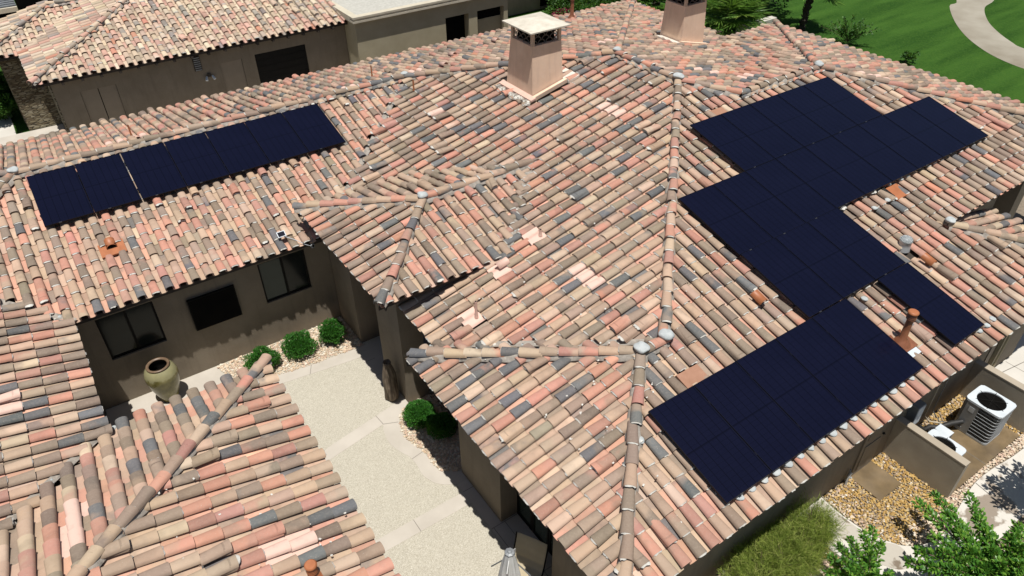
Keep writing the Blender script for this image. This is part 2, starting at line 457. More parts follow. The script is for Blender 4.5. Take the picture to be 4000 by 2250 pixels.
def blob(name, c, r, parent, m=None, seed=0, flat=0.75):
    bm = bmesh.new()
    bmesh.ops.create_icosphere(bm, subdivisions=3, radius=r)
    for v_ in bm.verts:
        k_ = 1 + 0.28 * mnoise.noise(v_.co * (2.2 / r) * .5 + Vector((seed * 3.1, 0, 0)))
        v_.co = Vector((v_.co.x * k_, v_.co.y * k_, v_.co.z * k_ * flat)) + Vector(c)
    me = bpy.data.meshes.new(name); bm.to_mesh(me); bm.free()
    me.polygons.foreach_set('use_smooth', [True] * len(me.polygons))
    me.materials.append(m or M_DAB)
    return link(name, me, parent)

# ================================================================== MAIN HOUSE
house = thing('house', 'large taupe stucco house with multicoloured clay tile hip roofs around a paved courtyard', 'house', (0, 0, 0))

zS = lambda y: M * y
HOLES += [(6.50, 11.85, 7.66, 13.45),      # chimney
          (13.70, 13.70, 15.35, 14.75),    # rear chimney
          (9.80, 2.25, 10.10, 2.75),       # sun tube
          (0.75, 6.22, 1.28, 6.60), (3.05, 7.22, 3.62, 7.62), (2.02, 7.02, 2.42, 7.32),
          (-4.78, 12.95, -4.30, 13.35), (2.9, 2.2, 3.5, 2.58), (6.45, 0.85, 6.80, 1.15) , (9.86, 4.02, 10.2, 4.3),
          (9.35, 7.78, 9.75, 8.1), (7.35, 0.72, 7.72, 1.18), (11.2, 3.6, 11.6, 4.0), (7.62, 12.3, 7.95, 12.8)]

S_pieces = [
    ([(-.553, 0), (14.15, 0), (11.56, 2.59), (2.037, 2.59)], 'ehsh'),
    ([(2.037, 2.59), (11.56, 2.59), (11.56, 3.238), (2.685, 3.238)], 'sssh'),
    ([(11.56, 2.59), (19.63, 2.59), (18.99, 3.238), (11.56, 3.238)], 'ehss'),
    ([(3.266, 3.238), (10.635, 3.238), (10.635, 8.308), (8.336, 8.308)], 'sssh'),
    ([(10.635, 3.238), (18.99, 3.238), (13.917, 8.308), (10.635, 8.308)], 'shhs'),
    ([(8.336, 8.308), (10.635, 8.308), (9.49, 9.462)], 'shh'),
    ([(2.685, 3.238), (3.266, 3.238), (3.0, 3.0)], 'hss')]
slope('roof_slope', 'S', 0, 0, S_pieces[:6], house, phase=2.25, seed=101)
slope('roof_slope', 'W', -.553, 0, [([(-.553, 6.476), (-.553, 0), (2.685, 3.238)], 'ehh')], house, E=.385, colw=.305, phase=-3.81, seed=102, pale=())
slope('roof_slope', 'N', 6.476, 0, [([(2.685, 3.238), (3.266, 3.238), (.028, 6.476), (-.553, 6.476)], 'hveh')], house, phase=0.1, seed=103)
PALE_W = [(3.40, 5.82), (3.44, 5.5), (4.3, 14.16), (4.33, 13.87), (7.6, 10.1), (7.55, 9.78)]
slope('roof_slope', 'W', .073, .011, [([(.073, 6.43), (3.266, 3.238), (9.49, 9.462), (9.49, 11.94), (4.907, 16.52), (.073, 11.68)], 'vhhhve')], house,
      E=.385, colw=.305, phase=-3.81, seed=104, pale=PALE_W)
slope('roof_slope', 'S', 11.451, -.047, [([(-5.73, 11.451), (-.16, 11.451), (4.907, 16.52), (-5.85, 16.52), (-8.33, 14.05)], 'evhhv')], house, E=.372, phase=-4.66, seed=105)
PALE_N = [(-2.6, 17.6), (5.6, 17.3), (5.9, 17.3), (12.0, 19.6), (12.3, 19.6), (10.8, 14.2), (11.1, 14.2), (-3.4, 17.5), (3.2, 17.0), (3.5, 17.0)]
slope('roof_slope', 'N', 21.924, -.129, [
    ([(-5.85, 16.52), (4.907, 16.52), (4.907, 21.92), (-11.25, 21.92)], 'hseh'),
    ([(4.907, 16.52), (14.07, 16.52), (19.47, 21.92), (4.907, 21.92)], 'shes'),
    ([(9.49, 11.94), (14.07, 16.52), (4.907, 16.52)], 'hsh')], house, E=.385, phase=0.05, seed=106, pale=PALE_N, boost=.06)
PALE_E = [(11.6, 10.7), (11.9, 10.4)]
slope('roof_slope', 'E', 18.6, .087, [([(9.49, 9.462), (10.635, 8.308), (18.6, 16.27), (18.6, 21.05), (9.49, 11.94)], 'hvehh')], house, E=.385, phase=0.1, seed=107, pale=PALE_E)
slope('roof_slope', 'N', 14.77, .456, [([(10.635, 8.308), (13.917, 8.308), (20.38, 14.77), (17.1, 14.77)], 'hhev')], house, E=.385, phase=0.0, seed=108, pale=[(12.3, 9.4), (12.6, 9.4)], boost=.09)
slope('roof_slope', 'E', 20.38, .456, [([(19.67, 2.59), (20.38, 2.59), (20.38, 14.77), (13.917, 8.308)], 'eehh')], house, E=.385, phase=0.1, seed=109, pale=[(15.6, 7.9), (15.8, 7.6)], boost=.07)
slope('roof_slope', 'E', 14.55, -0.10, [([(14.15, 0), (14.55, 0), (14.55, 3.0), (11.1, 3.0), (11.6, 2.55)], 'hessh')], house, E=.385, phase=0.1, seed=110)
# entry roof
slope('roof_slope', 'W', -.514, .624, [([(-.514, 12.007), (-.514, 7.405), (1.787, 9.706)], 'ehh')], house, E=.385, phase=-9.706 + .1, seed=111)
slope('roof_slope', 'S', 7.405, .624, [([(-.514, 7.405), (2.555, 7.405), (4.85, 9.706), (1.787, 9.706)], 'evhh')], house, E=.38, phase=0.0, seed=112)
slope('roof_slope', 'N', 12.007, .624, [([(1.787, 9.706), (4.85, 9.706), (2.555, 12.007), (-.514, 12.007)], 'hveh')], house, E=.38, phase=0.0, seed=113)
# west wing in the foreground
slope('roof_slope', 'N', 7.928, -.033, [([(-5.6, 7.928), (-13.52, 0.008), (-10.73, 0), (-2.799, 7.928)], 'vshe')], house, E=.385, colw=.318, phase=3.94, seed=114,
      pale=[(-6.35, 5.75), (-6.62, 5.35), (-6.62, 5.0)], mort=.25, boost=.02)
slope('roof_slope', 'E', -2.799, -.033, [([(-10.73, 0), (-10.73, -4), (-2.799, -4), (-2.799, 7.928)], 'sseh')], house, E=.385, colw=.318, phase=7.34, seed=115,
      pale=[(-3.95, 3.85), (-4.2, 3.55), (-3.9, 3.5)], mort=.35, boost=.07)
slope('roof_slope', 'E', -5.73, 0, [([(-5.73, 7.8), (-5.73, 11.45), (-8.33, 14.05), (-8.33, 5.2)], 'evhv')], house, E=.385, colw=.306, phase=10.16, seed=116, mort=.45,
      pale=[(-6.9, 8.75), (-7.0, 9.1)])

RH = 0.035
def R3(x, y, z): return (x, y, z + RH)
zt = M * 8.308; zp = M * 9.462
RIDGES = [
    (R3(-.553, 0, 0), R3(2.685, 3.238, .80)), (R3(-.42, 6.343, .033), R3(2.685, 3.238, .80)), (R3(2.60, 3.238, .80), R3(3.30, 3.238, .80)),
    (R3(3.266, 3.238, .80), R3(9.49, 9.462, zp)), (R3(9.49, 9.40, zp), R3(9.49, 11.98, zp)),
    (R3(4.907, 16.52, 1.205), R3(9.49, 11.94, zp)), (R3(18.6, 21.05, .09), R3(9.49, 11.94, zp)),
    (R3(-5.85, 16.52, 1.205), R3(4.907, 16.52, 1.205)), (R3(-8.33, 14.05, .60), R3(-5.85, 16.52, 1.205)), (R3(-11.25, 21.92, -.13), R3(-5.85, 16.52, 1.205)),
    (R3(10.635, 8.308, zt), R3(9.49, 9.462, zp)), (R3(10.635, 8.308, zt), R3(13.917, 8.308, zt)),
    (R3(20.38, 14.77, .456), R3(13.917, 8.308, zt)), (R3(19.67, 2.55, .63), R3(13.917, 8.308, zt)),
    (R3(14.2, -.05, 0), R3(11.6, 2.55, .63)),
    (R3(-.514, 7.405, .624), R3(1.787, 9.706, 1.192)), (R3(-.514, 12.007, .624), R3(1.787, 9.706, 1.192)), (R3(1.787, 9.706, 1.192), R3(4.85, 9.706, 1.192)),
    (R3(-2.799, 7.928, -.033), R3(-10.73, 0, 1.923)), (R3(-8.33, 5.2, .64), R3(-8.33, 14.05, .64))]
for i, (a, b) in enumerate(RIDGES): ridge('ridge_cap_row', a, b, house, seed=200 + i if i != 18 else 407)
for i, (c_, r_) in enumerate([((9.49, 9.462, zp + .10), .15), ((2.685, 3.238, .92), .14), ((3.30, 3.238, .92), .14), ((1.787, 9.706, 1.29), .12),
                              ((9.49, 11.94, zp + .10), .12), ((4.907, 16.52, 1.30), .11), ((13.917, 8.308, zt + .1), .13), ((-5.85, 16.52, 1.30), .13),
                              ((11.6, 2.55, .73), .12)]):
    blob('apex_mortar', c_, r_, house, seed=i, flat=.5)

# ---- walls
def wall_face(mb, origin, du, width, z0, z1, holes, m, depth=0.14, nin=(0, 1)):
    """vertical wall face with rectangular openings (u0,u1,za,zb) and reveals going inwards along nin"""
    us = sorted({0, width, *[h[0] for h in holes], *[h[1] for h in holes]})
    zs_ = sorted({z0, z1, *[h[2] for h in holes], *[h[3] for h in holes]})
    P = lambda u_, z_, d_=0.0: (origin[0] + du[0] * u_ + nin[0] * d_, origin[1] + du[1] * u_ + nin[1] * d_, z_)
    for i in range(len(us) - 1):
        for j in range(len(zs_) - 1):
            a, b, c_, d = us[i], us[i + 1], zs_[j], zs_[j + 1]
            if any(h[0] - 1e-6 <= a and b <= h[1] + 1e-6 and h[2] - 1e-6 <= c_ and d <= h[3] + 1e-6 for h in holes): continue
            mb.quad(P(a, c_), P(b, c_), P(b, d), P(a, d), m)
    for a, b, c_, d in holes:
        mb.quad(P(a, c_), P(a, c_, depth), P(b, c_, depth), P(b, c_), m)
        mb.quad(P(a, d), P(b, d), P(b, d, depth), P(a, d, depth), m)
        mb.quad(P(a, c_), P(a, d), P(a, d, depth), P(a, c_, depth), m)
        mb.quad(P(b, c_), P(b, c_, depth), P(b, d, depth), P(b, d), m)
        mb.quad(P(a, c_, depth), P(b, c_, depth), P(b, d, depth), P(a, d, depth), M_VOID)

w = MB()
wall_face(w, (-6.2, 11.95), (1, 0), 6.27, G, -.135, [(.78, 2.0, -1.78, -.57), (4.46, 5.66, -1.78, -.57)], M_WALL)
w.box((-6.2, 12.12, G), (.07, 12.3, -.14), M_WALL)
w.build('courtyard_wall', house)
w = MB(); w.box((-6.45, 7.2, G), (-6.2, 11.95, -.14), M_WALL); w.build('west_wall', house)
w = MB(); w.box((-6.2, 7.2, G), (-3.3, 7.42, -.16), M_WALL); w.box((-3.5, -3.95, G), (-3.3, 7.2, -.16), M_WALL); w.build('foreground_wall', house)
w = MB()
w.box((.05, .65, G), (13.6, 2.28, -.12), M_WALL)
w.box((.47, 2.28, G), (13.55, 3.98, -.12), M_WALL)
w.box((.05, 3.98, G), (13.5, 5.52, -.12), M_WALL)
w.box((.72, 5.52, G), (13.45, 7.98, -.12), M_WALL)
w.box((2.3, 7.98, G), (13.4, 21.3, -.2), M_WALL)
w.box((13.6, 4.4, G), (19.6, 14.2, .5), M_WALL); w.box((13.62, 3.1, G), (14.2, 4.4, .3), M_WALL); w.box((16.6, 3.05, G), (17.05, 3.5, .45), M_WALL)
w.box((13.4, 14.2, G), (18.0, 21.3, -.2), M_WALL)
w.box((-6, 17, G), (2.3, 21.35, -.25), M_WALL)
w.build('house_wall', house)
w = MB(); w.box((.06, 7.98, G), (.62, 9.2, .30), M_WALL); w.box((.07, 10.63, G), (.62, 11.93, .30), M_WALL)
w.box((.10, 9.2, -.55), (.60, 10.63, .30), M_WALL); w.box((.62, 8.02, -.30), (2.5, 11.4, .30), M_WALL)
w.build('entry_portico', house)
# windows
def window(name, x0, x1, z0, z1, y, parent, glassL, glassR, face='y', fr=.045):
    f = MB()
    if face == 'y':
        f.box((x0, y - .02, z0), (x0 + fr, y + .03, z1), M_BLACK); f.box((x1 - fr, y - .02, z0), (x1, y + .03, z1), M_BLACK)
        f.box((x0 + fr, y - .02, z0), (x1 - fr, y + .03, z0 + fr), M_BLACK); f.box((x0 + fr, y - .02, z1 - fr), (x1 - fr, y + .03, z1), M_BLACK)
        xm = (x0 + x1) / 2
        f.box((xm - .03, y - .015, z0 + fr), (xm + .03, y + .028, z1 - fr), M_BLACK)
        o = f.build(name, parent)
        for a, b, g_ in ((x0 + fr, xm - .03, glassL), (xm + .03, x1 - fr, glassR)):
            p_ = MB(); p_.box((a, y + .004, z0 + fr), (b, y + .018, z1 - fr), g_); p_.build('pane', o)
    else:
        y0, y1 = x0, x1; x = y
        f.box((x - .02, y0, z0), (x + .03, y0 + fr, z1), M_BLACK); f.box((x - .02, y1 - fr, z0), (x + .03, y1, z1), M_BLACK)
        f.box((x - .02, y0 + fr, z0), (x + .03, y1 - fr, z0 + fr), M_BLACK); f.box((x - .02, y0 + fr, z1 - fr), (x + .03, y1 - fr, z1), M_BLACK)
        o = f.build(name, parent)
        p_ = MB(); p_.box((x + .004, y0 + fr, z0 + fr), (x + .018, y1 - fr, z1 - fr), glassL); p_.build('pane', o)
    return o
window('window', -5.42, -4.20, -1.78, -.57, 12.02, house, MGLASS, MGLASS)
window('window', -1.74, -.54, -1.78, -.57, 12.02, house, MGLASS2, MGLASS)
window('window', 12.0 + 2.6, 12.0 + 4.4, -1.6, -.2, 4.36, house, MGLASS2, MGLASS)  # left pane: a green reflection is painted in as glass colour
for a, b in ((2.34, 2.88), (2.90, 3.42), (3.44, 3.95)): window('glass_door', a, b, G + .03, -.75, .45, house, MGLASS2, MGLASS, face='x')
d = MB(); d.box((-3.52, 11.87, -1.77), (-2.40, 11.95, -.87), M_BLACK); d.box((-3.50, 11.862, -1.75), (-2.42, 11.87, -.89), M_VOID)
o = d.build('wall_panel'); o['label'] = 'dark flat rectangular panel mounted on the courtyard wall between the two windows'; o['category'] = 'wall panel'
# utility door on the south wall
d = MB(); d.box((6.84, .615, G + .02), (7.58, .648, -1.02), M_DOOR)
dd = d.build('utility_door', house)
d = MB(); d.box((6.95, .60, -2.9), (7.47, .614, -2.15), M_DOOR); d.box((6.95, .60, -1.95), (7.47, .614, -1.15), M_DOOR); d.build('door_panel', dd)
d = MB(); d.lathe([(.0, 0), (.03, .0), (.032, .02), (.012, .03), (.012, .05)], M_BLACK, n=12)
for i_, v_ in enumerate(d.v): d.v[i_] = (7.50 + v_[0], .60 - v_[2], -2.05 + v_[1])
d.build('door_knob', dd)
# entry door
d = MB(); d.box((2.24, 8.9, G + .02), (2.298, 10.4, -.7), M_BLACK); d.build('entry_door', house)

# ---- chimneys
def chimney(x0, y0, x1, y1, zb, zt, tb, parent, cap_top=True):
    """tapered stucco column with clay grille and pyramid cap; tb = (extra west, south, east, north) at the base"""
    c = MB()
    b = [(x0 - tb[0], y0 - tb[1], zb), (x1 + tb[2], y0 - tb[1], zb), (x1 + tb[2], y1 + tb[3], zb), (x0 - tb[0], y1 + tb[3], zb)]
    t = [(x0, y0, zt), (x1, y0, zt), (x1, y1, zt), (x0, y1, zt)]
    c.add(b + t, [(0, 1, 5, 4), (1, 2, 6, 5), (2, 3, 7, 6), (3, 0, 4, 7), (4, 5, 6, 7)], M_CHIM)
    col = c.build('chimney', parent)
    g = MB(); pw = .09; z1 = zt + .40
    for (a, b_) in ((x0, y0), (x1 - pw, y0), (x0, y1 - pw), (x1 - pw, y1 - pw)): g.box((a + .003, b_ + .003, zt), (a + pw - .003, b_ + pw - .003, z1), M_CHTRIM)
    for (a, b_, c_, d_) in ((x0 + pw, y0 + .01, x1 - pw, y0 + .06), (x0 + pw, y1 - .06, x1 - pw, y1 - .01), (x0 + .01, y0 + pw, x0 + .06, y1 - pw), (x1 - .06, y0 + pw, x1 - .01, y1 - pw)):
        g.box((a, b_, z1 - .05), (c_, d_, z1 - .005), M_CHTRIM)
    g.box((x0 + .14, y0 + .14, zt + .001), (x1 - .14, y1 - .14, z1 - .01), M_VOID)
    g.build('chimney_vent_box', col)
    s_ = MB()
    def arcs(P):      # P(u,z) -> world point; u in 0..1
        W = 1.0; nr = 4
        for r_ in range(nr):
            for q in range(-1, 5):
                cx = (q + .5 * (r_ % 2)) * .26; rr = .115
                zz = zt + .02 + r_ * .09
                pts = []
                for t_ in np.linspace(0, math.pi, 9):
                    u_ = cx + rr * math.cos(t_); z_ = zz + rr * math.sin(t_) * .95
                    if 0.0 <= u_ <= x1 - x0 - 2 * pw and z_ < z1 - .05: pts.append(P(u_, z_))
                if len(pts) > 2: s_.tube(pts, .011, M_IRON, n=5)
    arcs(lambda u_, z_: (x0 + pw + u_, y0 + .06, z_)); arcs(lambda u_, z_: (x0 + .06, y0 + pw + u_, z_))
    arcs(lambda u_, z_: (x0 + pw + u_, y1 - .06, z_)); arcs(lambda u_, z_: (x1 - .06, y0 + pw + u_, z_))
    s_.build('scalloped_grille', col)
    k_ = MB(); o_ = .17
    a, b_, c_, d_ = x0 - o_, y0 - o_, x1 + o_, y1 + o_
    k_.add([(a, b_, z1), (c_, b_, z1), (c_, d_, z1), (a, d_, z1), (a, b_, z1 + .035), (c_, b_, z1 + .035), (c_, d_, z1 + .035), (a, d_, z1 + .035), ((a + c_) / 2, (b_ + d_) / 2, z1 + .18)],
           [(3, 2, 1, 0), (0, 1, 5, 4), (1, 2, 6, 5), (2, 3, 7, 6), (3, 0, 4, 7), (4, 5, 8), (5, 6, 8), (6, 7, 8), (7, 4, 8)], M_CAP)
    k_.build('chimney_cap', col)
    return col
ch1 = chimney(6.68, 12.22, 7.66, 13.24, 1.3, 2.98, (.06, .13, .06, .19), house)
f_ = MB()
zw = lambda x, y: .011 + M * (x - .073)
f_.prism([(6.46, 11.94), (6.63, 11.94), (6.63, 13.56), (6.46, 13.56)], lambda x, y: zw(x, y) - .02, lambda x, y: zw(x, y) + .03, M_PINKFLASH)
f_.prism([(6.58, 11.99), (7.74, 11.99), (7.74, 12.09), (6.58, 12.09)], lambda x, y: zw(x, y) - .08, lambda x, y: zw(x, y) + .035, M_CHIM)
f_.prism([(7.76, 11.95), (8.15, 11.95), (8.15, 12.9), (7.76, 12.9)], lambda x, y: zw(x, y) - .10, lambda x, y: zw(x, y) - .03, M_PALEFLASH)
f_.build('chimney_flashing', ch1)
b_ = MB()
for i_ in range(70):
    x_ = 6.42 - random.random() * .12; y_ = 11.9 + random.random() * 1.65
    T_ = Matrix.Translation((x_, y_, zw(x_, y_) - .02)) @ Matrix.Rotation(random.random() * 3, 4, 'Z') @ Matrix.Rotation(random.random(), 4, 'X')
    b_.box((-.05, -.035, -.02), (.05, .035, .03), M_MORTAR if i_ % 2 else M_BED, T_)
b_.build('mortar_fillet', ch1)
ch2 = chimney(14.10, 13.80, 15.10, 14.72, .6, 2.36, (.07, .07, .07, .07), house)
f_ = MB()
ze = lambda x, y: 2.337 - M * (x - 9.49)
f_.prism([(13.62, 13.65), (14.0, 13.65), (14.0, 14.62), (13.62, 14.62)], lambda x, y: ze(x, y) - .1, lambda x, y: ze(x, y) - .01, M_PALEFLASH)
f_.prism([(13.95, 13.60), (15.3, 13.60), (15.3, 13.74), (13.95, 13.74)], lambda x, y: ze(x, y) - .1, lambda x, y: ze(x, y) + .04, M_CHIM)
f_.build('chimney_flashing', ch2)

# ---- vents and pipes on the roof
def frame_on(face, c0, z0, x, y, dz=0.0):
    """local frame on a slope: x along the eave, y up the slope, z out of it"""
    dx, dy = DOWN[face]; cs = 1 / math.sqrt(1 + M * M)
    s_ = Vector((-dx * cs, -dy * cs, M * cs)); n_ = Vector((dx * M * cs, dy * M * cs, cs)); u_ = s_.cross(n_)
    z = z0 + M * (-(x * dx + y * dy) + c0 * (dx + dy))
    return Matrix(((u_.x, s_.x, n_.x, x), (u_.y, s_.y, n_.y, y), (u_.z, s_.z, n_.z, z + dz), (0, 0, 0, 1)))
def pan_sheet(mb, T, w_, l_, m):
    """corrugated flashing sheet lying in the tile field"""
    n_ = 24; vs_ = []
    for j in (0, 1):
        for i in range(n_ + 1):
            x = -w_ / 2 + w_ * i / n_
            vs_.append(T @ Vector((x, -l_ / 2 + l_ * j, -.045 + .028 * math.cos(x / COLW * 2 * math.pi))))
    mb.add(vs_, [(i, i + 1, n_ + 2 + i, n_ + 1 + i) for i in range(n_)], m, True)
def half_pipe(mb, T, x, y0, y1, r, m, z=-.05):
    n_ = 12; vs_ = []
    for y in (y0, y1):
        for rr in (r, r - .012):
            for i in range(n_ + 1):
                t = math.pi * i / n_
                vs_.append(T @ Vector((x + rr * math.cos(t), y, z + rr * math.sin(t))))
    k_ = n_ + 1
    fs = [(i, i + 1, 2 * k_ + i + 1, 2 * k_ + i) for i in range(n_)] + [(k_ + i, 3 * k_ + i, 3 * k_ + i + 1, k_ + i + 1) for i in range(n_)] + [(i, k_ + i, k_ + i + 1, i + 1) for i in range(n_)]
    mb.add(vs_, fs, m, True)
Wm = lambda x, y: frame_on('W', .073, .011, x, y)
Ss = lambda x, y: frame_on('S', 0, 0, x, y)
Ls = lambda x, y: frame_on('S', 11.451, -.047, x, y)
Nn = lambda x, y: frame_on('N', 21.924, -.129, x, y)
def vent(name, T, build, parent=None, **kw):
    mb = MB(); build(mb, T); return mb.build(name, parent or house, **kw)
# slim pink plumbing pipes with pink flashing
def pipe(mb, T, h, r, m, sheet=M_PINKFLASH, w_=.5, l_=.42):
    if sheet: pan_sheet(mb, T, w_, l_, sheet)
    p = T @ Vector((.05, .1, -.04)); mb.tube([p, p + Vector((0, 0, h * .3)), p + Vector((0, 0, h))], [r * 1.5, r, r], m, n=10)
    mb.tube([p + Vector((0, 0, h)), p + Vector((0, 0, h + .002))], [r * .8, r * .8], M_VOID, n=10)
vent('vent_pipe', Wm(1.0, 6.42), lambda mb, T: pipe(mb, T, .42, .03, M_PINKFLASH))
vent('vent_pipe', Wm(3.34, 7.42), lambda mb, T: pipe(mb, T, .16, .035, M_PINKFLASH))
vent('vent_pipe', Wm(4.6, 15.6), lambda mb, T: pipe(mb, T, .34, .025, M_TERRA, None))
def patch(mb, T):
    pan_sheet(mb, T, .42, .42, M_PINKFLASH); half_pipe(mb, T, -.04, -.02, .26, .10, M_PINKFLASH, .02)
vent('vent_cowl', Wm(2.2, 7.16), patch)
def flat_vent(mb, T):
    T2 = T @ Matrix.Translation((0, 0, -.01))
    mb.box((-.27, -.23, -.07), (.27, .2, -.03), M_TERRA, T2)
    half_pipe(mb, T2, 0, -.02, .24, .115, M_TERRA, -.02)
    mb.box((-.1, .0, -.03), (.1, .02, .07), M_VOID, T2)
vent('dormer_vent', Ls(-4.52, 13.18), flat_vent)
vent('dormer_vent', Ss(3.2, 2.40), lambda mb, T: mb.box((-.26, -.19, -.08), (.26, .17, -.03), MT_PATCH, T))
vent('dormer_vent', Ss(11.4, 3.85), lambda mb, T: (mb.box((-.3, -.2, -.07), (.26, .2, -.015), M_TERRA, T), half_pipe(mb, T, -.28, -.1, .3, .10, MT, -.06)))
vent('dormer_vent', Ss(9.55, 7.95), lambda mb, T: mb.box((-.26, -.16, -.10), (.26, .18, -.05), MT_PATCH, T))
def tpipe(mb, T):
    """short terracotta tee-shaped vent hood"""
    c = T @ Vector((0, 0, -.04)); up = Vector((0, 0, 1))
    mb.tube([c, c + up * .16], [.05, .05], M_TERRA, n=10)
    a = c + up * .19
    half_pipe(mb, Matrix.Translation(a) @ T.to_3x3().to_4x4(), 0, -.14, .14, .10, M_TERRA, -.05)
vent('vent_hood', Ss(5.6, 3.02), tpipe); vent('vent_hood', Ss(9.92, 2.0), tpipe)
def stack(mb, T, h=.62, r=.062, m=M_COPPER):
    c = T @ Vector((0, 0, -.05)); up = Vector((0, 0, 1))
    mb.tube([c, c + up * .1, c + up * .16, c + up * h], [.19, .12, r * 1.15, r], m, n=18)
    z = h
    for q in range(4): mb.tube([c + up * (z + q * .035), c + up * (z + q * .035 + .012), c + up * (z + q * .035 + .02), c + up * (z + q * .035 + .034)], [r * 1.45, r * 1.5, r * 1.2, r * 1.2], m, n=18)
    mb.tube([c + up * (z + .14), c + up * (z + .165), c + up * (z + .18)], [r * 1.65, r * 1.65, r * 1.3], M_TERRA, n=18)
sv = vent('flue_stack', Ss(7.52, .98), lambda mb, T: (mb.box((-.22, -.22, -.04), (.24, .22, -.005), M_COPPER, T), stack(mb, T)))
f_ = MB(); f_.box((-.22, -.36, -.03), (.16, -.225, -.012), M_WHITE, Ss(7.52, .98)); f_.build('flashing_strip', sv)
vent('flue_stack', Nn(14.71, 20.55), lambda mb, T: stack(mb, T, .75, .07))
T_ = Matrix.Translation((-3.86, 2.86, .14)); vent('flue_stack', T_, lambda mb, T: stack(mb, T, .22, .055, M_TERRA))
for x_, y_ in ((7.6, 18.1), (6.4, 16.6), (-2.9, 17.9), (9.9, 18.9), (4.6, 18.3)):
    vent('vent_hood', Nn(x_, y_), lambda mb, T: half_pipe(mb, T, 0, -.25, .1, .09, M_PINKFLASH, .03) if x_ > 5 else pipe(mb, T, .36, .022, M_TERRA, M_PINKFLASH, .4, .3))
mb = MB()      # the far white metal stack
mb.tube([(12.6, 20.9, -.4), (12.6, 20.9, .42)], .075, M_PINKFLASH, n=14); mb.tube([(12.6, 20.9, .34), (12.6, 20.9, .44)], .095, M_PINKFLASH, n=14)
mb.build('vent_pipe', house)
# sun tube dome
k = Nodes('clear_dome'); k.b.inputs['Transmission Weight'].default_value = .85
M_DOME = k.out((.85, .88, .87, 1), .06)
c_ = Ss(9.95, 2.62) @ Vector((0, 0, 0))
mb = MB(); mb.lathe([(.145, -.12), (.135, -.03), (.13, .0), (.13, .10), (.14, .11), (.14, .13)], M_LGREY, c=tuple(c_), n=28); st = mb.build('sun_tube', house)
mb = MB(); mb.lathe([(.14, .13), (.135, .17), (.11, .20), (.06, .22), (.0, .222)], M_DOME, c=tuple(c_), n=28, cap=False); mb.build('dome', st)
mb = MB(); mb.lathe([(.0, .10), (.12, .11), (.125, .135)], M_GREYM, c=tuple(c_), n=20, cap=False); mb.build('reflector_ring', st)
# sealant dabs at the upper ends of the tiles below the panel rows
i_ = 0
for k_ in range(17):
    x_ = 2.25 + COLW * k_; T_ = Ss(x_, .36); i_ += 1
    blob('sealant_dab', T_ @ Vector((0, 0, -.01)), .075 + .012 * math.sin(k_ * 5), house, seed=20 + k_, flat=.45)
for k_, (x_, y_) in enumerate([(9.28, .36), (9.57, .36), (9.86, .4), (10.35, 3.72), (10.9, 3.75), (11.45, 4.12), (11.9, 4.1), (7.05, 2.1), (7.75, 2.05), (3.1, 2.1), (1.5, 1.9)]):
    blob('sealant_dab', Ss(x_, y_) @ Vector((0, 0, -.005)), .07, house, seed=60 + k_, flat=.5)

# valley metal showing as pale strips
def valley(a, b, parent, w_=.085):
    a = Vector(a); b = Vector(b); d = (b - a).normalized(); sd = d.cross(Vector((0, 0, 1))).normalized(); up = sd.cross(d)
    mb = MB(); N = 14; vs_ = []
    for i in range(N + 1):
        p = a.lerp(b, i / N) + up * (-.085)
        for q, h in ((-w_, .03), (0, 0), (w_, .03)): vs_.append(p + sd * q + up * (h + .01 * random.random()))
    mb.add(vs_, [(i * 3 + q, i * 3 + q + 1, i * 3 + 4 + q, i * 3 + 3 + q) for i in range(N) for q in (0, 1)], M_BED)
    for i in range(26):
        t = random.random(); p = a.lerp(b, t) + sd * random.uniform(-.12, .12) + up * -.075
        T_ = Matrix.Translation(p) @ Matrix.Rotation(random.random() * 3, 4, 'Z')
        r_ = random.uniform(.02, .05)
        mb.lathe([(r_, -.02), (r_ * .8, .015), (r_ * .3, .022)], M_DAB if random.random() < .5 else M_MORTAR, c=tuple(p), n=7)
    return mb.build('valley_flashing', parent)
valley((-.16, 11.451, -.047), (4.907, 16.52, 1.205), house)
valley((.028, 6.476, 0), (3.27, 3.238, .80), house)
valley((2.555, 7.405, .624), (4.85, 9.706, 1.192), house)
valley((2.555, 12.007, .624), (4.85, 9.706, 1.192), house)
valley((-5.73, 11.451, -.03), (-8.33, 14.05, .6), house)
valley((-5.7, 7.9, -.03), (-10.7, 2.9, 1.2), house)

# crumbs of mortar and pale flecks lying on the tiles
def crumbs(name, face, c0, z0, boxes, n, seed):
    r = random.Random(seed); mb = MB()
    for _ in range(n):
        x0, y0, x1, y1 = r.choice(boxes); x, y = r.uniform(x0, x1), r.uniform(y0, y1)
        T_ = frame_on(face, c0, z0, x, y) @ Matrix.Translation((0, 0, r.uniform(-.06, -.005))) @ Matrix.Rotation(r.random() * 6, 4, 'Z')
        q = r.uniform(.008, .024)
        mb.prism([(-q, -q * .6), (q * .3, -q), (q, .2 * q), (.2 * q, q)], 0, q * .7, M_MORTAR, T_)
    return mb.build(name, house, kind='stuff')
crumbs('mortar_crumbs', 'W', -.553, 0, [(.2, .9, 1.6, 5.4), (.6, 1.2, 1.4, 3.5), (1.5, 2.4, 2.5, 4)], 60, 1)
crumbs('mortar_crumbs', 'S', 0, 0, [(1.0, .3, 2.2, 1.5), (2.2, 1.4, 3.4, 3.0), (3.4, 3.2, 5.2, 4.4), (7.2, 0.2, 8.2, 2)], 50, 2)
crumbs('mortar_crumbs', 'W', .073, .011, [(2.2, 4.5, 3.2, 7.0), (3.5, 5, 6, 9.5), (1.4, 5.6, 3, 7)], 50, 3)
crumbs('mortar_crumbs', 'E', -2.799, -.033, [(-5.5, 2.5, -3, 5.5)], 40, 4)

